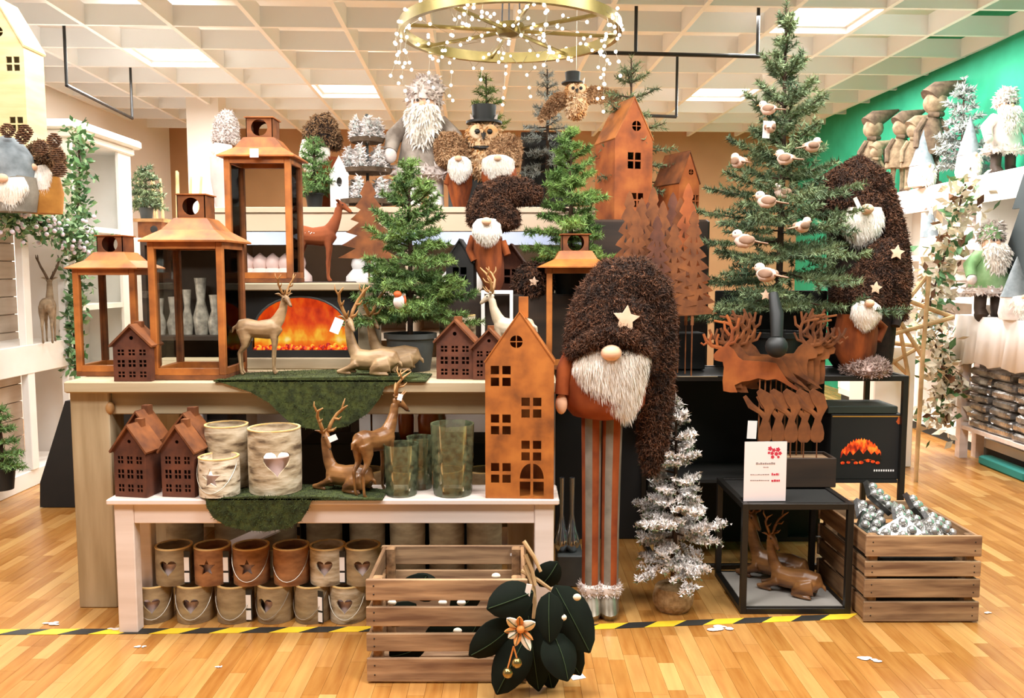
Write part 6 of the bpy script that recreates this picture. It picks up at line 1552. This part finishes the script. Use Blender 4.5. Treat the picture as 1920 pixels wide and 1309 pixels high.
# ------------------------------------------------------------------ magnolia branch on the crate
def leaf_mesh(L, W_, cup=0.15, curl=0.25):
    m = MB(); n = 9; k = 6; vs = []; fs = []
    for i in range(n + 1):
        u = i / n; hw = W_ / 2 * (math.sin(PI * min(1, u * 0.94 + 0.03)) ** 0.65) * (1 - 0.25 * u) if 0 < i < n else W_ * 0.02
        for j in range(k + 1):
            v = -1 + 2 * j / k; vs.append((hw * v, -cup * W_ * (1 - v * v) * math.sin(PI * u) - curl * L * u * u * 0.3, L * u))
    for i in range(n):
        for j in range(k): a = i * (k + 1) + j; fs.append((a, a + 1, a + k + 2, a + k + 1))
    N = len(vs); th = 0.003
    vs += [(x, y + th, z) for x, y, z in vs]; fs += [tuple(q + N for q in reversed(f)) for f in fs]
    bd = [j for j in range(k + 1)] + [i * (k + 1) + k for i in range(1, n + 1)] + [n * (k + 1) + j for j in range(k - 1, -1, -1)] + [i * (k + 1) for i in range(n - 1, 0, -1)]
    for a, b in zip(bd, bd[1:] + bd[:1]): fs.append((b, a, a + N, b + N))
    return m.add(vs, fs)
def place_leaf(t, b, e, wpx, Y, dy=0.0, roll=0.0, mat='leafvelvet'):
    p = at(b[0], b[1], Y); q = at(e[0], e[1], Y - dy); d = q - p; L = d.length; s = scl(p)
    o = leaf_mesh(L, wpx * s).build('leaf', mt[mat], t, True)
    z = d.normalized(); y = Vector((0, 1, 0)); y = (y - z * y.dot(z)).normalized(); x = y.cross(z)
    Mx = Matrix((x, y, z)).transposed().to_4x4() @ Matrix.Rotation(roll, 4, 'Z'); Mx.translation = p
    o.matrix_local = Mx
    rib = MB().loft([(0, -0.001 - 0.15 * wpx * s * math.sin(PI * u) - 0.25 * L * u * u * 0.3 - 0.001, L * u) for u in np.linspace(0.03, 0.96, 8)], 0.0012, 5).build('midrib', mt['leafedge'], o)
MYY = CY - 0.05
t = thing('magnolia_branch', 'dark velvety magnolia branch with cream flower hung on the crate corner', 'artificial branch', (0, 0, 0))
for (b, e, w_, Y, dy, ro) in (((1000, 1110), (912, 1142), 62, MYY - 0.02, 0.03, 0.3), ((965, 1168), (878, 1226), 62, MYY - 0.01, 0.03, -0.2), ((985, 1195), (932, 1300), 64, MYY - 0.03, 0.02, 0.2), ((1040, 1098), (1104, 1222), 72, MYY, 0.03, -0.2), ((1035, 1185), (1062, 1278), 66, MYY - 0.05, 0.05, -0.5), ((1030, 1110), (1032, 1205), 48, MYY - 0.04, 0.03, 0.2),
        ((1012, 1100), (1045, 1052), 46, MYY + 0.05, 0.0, 0.1), ((990, 1150), (1010, 1292), 62, MYY + 0.01, 0.01, 0.0), ((1020, 1150), (1088, 1262), 66, MYY + 0.03, 0.0, 0.0), ((985, 1120), (955, 1215), 66, MYY + 0.02, 0.0, 0.0), ((1010, 1160), (1035, 1290), 56, MYY + 0.04, 0.0, 0.0)):
    place_leaf(t, b, e, w_ * 1.25, Y, dy, ro)
fc = (975, 1180)
for (e, mm, w_) in (((950, 1158), 'petal', 22), ((1004, 1166), 'petal', 24), ((995, 1220), 'petal', 20), ((952, 1196), 'petal', 20), ((974, 1155), 'petalorange', 16), ((945, 1184), 'petalorange', 14), ((966, 1212), 'petalorange', 16), ((1000, 1200), 'petalorange', 12)):
    place_leaf(t, fc, e, w_, MYY - 0.075, 0.025, 0.0, mm)
q = at(976, 1180, MYY - 0.09); MB().ell(tuple(q), 0.012).build('flower_heart', mt['petalorange'], t, True)
s = scl(q)
for (px, py) in ((969, 1243), (952, 1262)):
    b = at(px, py, MYY - 0.09); a = at(963, 1212, MYY - 0.09)
    bo = MB().ell((0, 0, 0), 0.0155, 16, 10).build('bell', mt['brass'], t, True); bo.location = b; MB().loft([Vector((0, 0, 0.014)), a - b], 0.0025, 6).build('bell_ribbon', mt['petalorange'], bo)
for (a, b) in (((982, 1015), (1014, 1072)), ((985, 1040), (1004, 1098)), ((978, 1070), (1034, 1106)), ((984, 1060), (1002, 1120)), ((1000, 1100), (1000, 1160))):
    MB().loft([at(a[0], a[1], MYY + 0.03), at((a[0] + b[0]) / 2 + 3, (a[1] + b[1]) / 2, MYY + 0.01), at(b[0], b[1], MYY)], [0.007, 0.006, 0.005], 7).build('twig', mt['twig'], t, True)
for (px, py) in ((1055, 1158), (1082, 1120)):
    q = at(px, py, MYY - 0.06); MB().ell(tuple(q), (0.012, 0.008, 0.01)).build('bud', mt['petal'], t, True)
q = at(990, 1108, MYY - 0.03); o = MB().bb(-0.008, 0.008, -0.001, 0.001, -0.02, 0.02).build('paper_label', mt['paper'], t); o.location = q; o.rotation_euler = (0, 0.2, 0)
# foliage lying inside the crate
t2 = thing('magnolia_branch', 'dark magnolia foliage with white buds lying inside the front crate', 'artificial branch', (0, 0, 0))
for (b, e, w_, Y) in (((760, 1120), (800, 1076), 60, CY + 0.12), ((820, 1120), (770, 1080), 58, CY + 0.16), ((850, 1150), (900, 1095), 60, CY + 0.16), ((720, 1170), (780, 1130), 60, CY + 0.12), ((800, 1210), (860, 1170), 70, CY + 0.12), ((860, 1220), (900, 1150), 70, CY + 0.16), ((730, 1230), (800, 1200), 70, CY + 0.14)):
    place_leaf(t2, b, e, w_, Y, 0.0, 0.3)
for (px, py) in ((930, 1080), (735, 1130), (830, 1130), (865, 1130), (858, 1183)):
    q = at(px, py, CY + 0.07); MB().ell(tuple(q), (0.014, 0.01, 0.009)).build('bud', mt['petal'], t2, True)
# slim white label on the crate rim, paper on floor
q = on(1083, 1270, 0.001); o = MB().bb(-0.022, 0.022, -0.014, 0.014, 0, 0.0012).build('paper_slip', mt['paper']); o.location = q; o.rotation_euler = (0, 0, 0.35); tag(o, 'white paper slip on the floor beside the magnolia branch', 'paper')
o = MB().bb(-0.022, 0.022, -0.002, 0.0, -0.004, 0.004).build('shelf_label', mt['paper']); o.location = at(969, 1040, CY + 0.305); tag(o, 'narrow white label on the back of the front crate', 'label')

# ------------------------------------------------------------------ silver packs in the right crate
rr = random.Random(21); cw = p1.x - p0.x
packs = [(0.05, 0.1, 0.6, 'bagblack', 'dark pack leaning at the left end of the right crate'), (0.13, 0.06, -0.5, 'foil', 'silver pack at the front left of the right crate'), (0.15, 0.3, 0.7, 'bagblack', 'tall dark pack standing highest in the right crate'), (0.22, 0.2, 0.6, 'foil', 'silver pack in the middle of the right crate'),
         (0.22, 0.07, -0.4, 'foil', 'silver pack at the front middle of the right crate'), (0.31, 0.12, 0.5, 'foil', 'silver pack at the front right of the right crate'), (0.31, 0.3, 0.75, 'bagblack', 'dark pack at the back right of the right crate'), (0.1, 0.25, 0.5, 'foil', 'silver pack at the back left of the right crate')]
for i, (x, y, tl, mm, lab) in enumerate(packs):
    z = zy(1005, RY) - 0.03 + (0.05 if 'highest' in lab else 0.0) + y * 0.08
    t = thing('ornament_pack', lab, 'ornament pack', (p0.x + 0.03 + x, RY + 0.05 + y, z), rr.uniform(-0.4, 0.4), 'packs of silver ornaments in the right crate')
    rot = Matrix.Rotation(tl, 3, 'Y') @ Matrix.Rotation(0.5, 3, 'X')
    MB().box((0, 0, 0), (0.12, 0.1, 0.02), rot=rot).build('pack_body', mt[mm], t)
    for a in range(3):
        for b in range(2):
            v = rot @ Vector((-0.038 + a * 0.038, -0.022 + b * 0.044, 0.014)); MB().ell(tuple(v), 0.017, 12, 8).build('bauble', mt['bauble'], t, True)
# bulk filling so that the packs rest on more packs
m = MB().bev(0.05, cw - 0.05, 0.05, 0.43, 0.014, zy(1005, RY) - 0.075, 0.02).build('pack_filling', mt['bagblack']); m.location = (p0.x, RY, 0); m['label'] = 'lower layer of dark ornament packs filling the right crate'; m['category'] = 'ornament pack'

# ------------------------------------------------------------------ right background odds
def stick_star(label, px, py, rpx, Y, rot):
    p = at(px, py, Y); s = scl(p); r = rpx * s; t = thing('stick_star', label, 'stick star', p)
    V = [Vector((r * math.sin(rot + i * 2 * PI / 5), 0, r * math.cos(rot + i * 2 * PI / 5))) for i in range(5)]
    for i in range(5):
        a = V[i]; b = V[(i + 2) % 5]; MB().loft([a + Vector((0, 0.008 * i, 0)), b + Vector((0, 0.008 * i, 0))], 0.013, 8).build('stick', mt['twig'], t, True)
    lo_ = min(V, key=lambda v: v.z); MB().loft([lo_, Vector((lo_.x, 0.02, -p.z))], 0.013, 8).build('stand_stick', mt['twig'], t, True)
stick_star('large star of pale sticks right of the furry gnomes', 1712, 592, 78, 5.0, 0.35)
stick_star('smaller star of pale sticks behind the star-hatted gnome', 1680, 660, 48, 5.2, 0.1)
tag(MB().bev(at(1640, 700, 5.4).x, at(1716, 700, 5.4).x, 5.4, 5.8, 0, at(1680, 650, 5.4).z, 0.006).build('white_plinth', mt['white']), 'bright white plinth behind the black rack end', 'plinth')
cone_gnome('white cone gnome on the low right shelf behind the garland', 1760, 640, 580, 6.4, 1.071 - 0.35, 50)
for i, (px, z, lab) in enumerate(((1725, 1.381, 'small white bottle tree inside the upper right shelf'), (1755, 1.071, 'white ceramic tree on the middle right shelf'), (1770, 0.721, 'white ceramic tree on the lower right shelf'), (1740, 0.131, 'white ceramic tree on the bottom right shelf'))):
    Y = 6.2 + i * 0.1; h = 0.28
    o = MB().lathe([(0.02, 0), (0.02, 0.03), (0.09, 0.03), (0.055, 0.12), (0.07, 0.12), (0.035, 0.2), (0.05, 0.2), (0.002, h)], 14).build('ceramic_tree', mt['whitefur'], smooth=True); o.location = (3.32, Y, z); tag(o, lab, 'ceramic tree')
# dark cabinet with glass behind the tall lantern
def dark_cabinet():
    Y = 4.0; x0 = at(272, 700, Y).x; x1 = at(432, 700, Y).x; zt = at(300, 452, Y).z
    t = thing('dark_cabinet', 'dark wooden cabinet of glassware behind the tall rusty lantern', 'cabinet', (0, 0, 0))
    MB().bb(x0, x1, Y + 0.2, Y + 0.22, 0, zt).build('back_panel', M('umber panel', '#4a3c30', '#2c221a', 6, 0.8), t)
    for x in (x0, x1 - 0.02): MB().bb(x, x + 0.02, Y, Y + 0.2, 0, zt).build('side_panel', mt['darkwood'], t)
    for z in (0.5, 0.93, zt - 0.02): MB().bb(x0 + 0.02, x1 - 0.02, Y, Y + 0.2, z, z + 0.02).build('shelf_board', mt['darkwood'], t)
    rr = random.Random(4)
    for i in range(5):
        r = 0.028 + rr.random() * 0.012; h = rr.uniform(0.16, 0.3); px = 300 + i * 26
        o = MB().lathe([(0, 0), (r * 0.8, 0), (r, h * 0.3), (r * 0.5, h * 0.6), (r * 0.75, h), (r * 0.65, h), (r * 0.4, h * 0.6), (0, h * 0.1)], 16).build('glass_vase', mt['glassgrey'], smooth=True)
        o.location = (at(px, 600, Y + 0.1).x, Y + 0.1, 0.951); tag(o, '%s smoky glass vase from left in the dark cabinet' % ORD[i], 'vase', 'smoky glass vases in the dark cabinet')
mt['glassgrey'] = M('smoky glass', '#8d857a', '#c9c0b2', 30, 0.15, metal=0.4)
dark_cabinet()
tag(MB().bev(at(1335, 700, 4.0).x, at(1540, 700, 4.0).x, 3.95, 3.98, 0, at(1400, 545, 3.95).z, 0.004).build('black_board', mt['blackmat']), 'black board standing behind the pot of the tall fir', 'board')

# ------------------------------------------------------------------ small extras
s = scl((0, 3.45, .9))
log_light('pale birch log pot behind the small houses on the table', 858, 690, 3.5, ZT + 0.001, 34 * s, 100 * s, None, 0.02, 'birch', False, 0, 0, None, 'birch_pot', candle=False)
def white_frame():
    Y = 3.54; x0 = at(902, 600, Y).x; x1 = at(962, 600, Y).x; zt = at(930, 545, Y).z
    t = thing('white_lantern', 'thin white frame lantern behind the snowy backed deer', 'lantern', (0, 0, 0))
    frame_box(t, x0, x1, Y, Y + 0.07, ZT + 0.001, zt, 0.014, mt['white'])
    MB().bb(x0 + 0.014, x1 - 0.014, Y + 0.01, Y + 0.06, zt - 0.012, zt - 0.004).build('top_plate', mt['antler'], t)
white_frame()
def hang_tag(label, px, py, Y, w_, h_, rot=0.0):
    p = at(px, py, Y); s = scl(p); o = MB().bb(-w_ * s / 2, w_ * s / 2, -0.0006, 0.0006, -h_ * s / 2, h_ * s / 2).build('price_tag', mt['paper']); o.location = p; o.rotation_euler = (0, rot, 0.1); tag(o, label, 'price tag')
hang_tag('tall white tag high in the tall bird-decked fir', 1437, 243, 3.5, 14, 32, 0.05)
hang_tag('white paper tag among the rusty curled stakes', 1410, 806, 3.27, 18, 34, 0.05)
hang_tag('white paper tag by the lying brown deer head on the bench', 624, 822, 2.88, 16, 11, -0.4)
hang_tag('white tag on the neck of the stag on the bench', 750, 745, 2.86, 9, 12, 0.3)
hang_tag('white tag hanging on the drooping furry hat right of the tall fir', 1609, 384, 3.6, 8, 30, -0.5)
q = at(1436, 553, 3.3); o = MB().plate(star5(0, 0, 0.022, 0.5), (), 0.006).build('star_tag', mt['star']); o.location = q; tag(o, 'pale little star hanging at the bottom of the tall fir', 'star')
# paint the upper gondola goods: pale parcels in the shaded shelf behind the firs
fir_px('small_fir', 'bushy green plant in black pot on the bottom left shelf', 4, 892, 758, 70, 4.45, mt['needle4'], 0.101, seed=31, whorls=6, per=6, pot=('potblack', 24, 44), dens=300, nl=0.03, nw=0.008, twigs=3, rad_max=0.09)
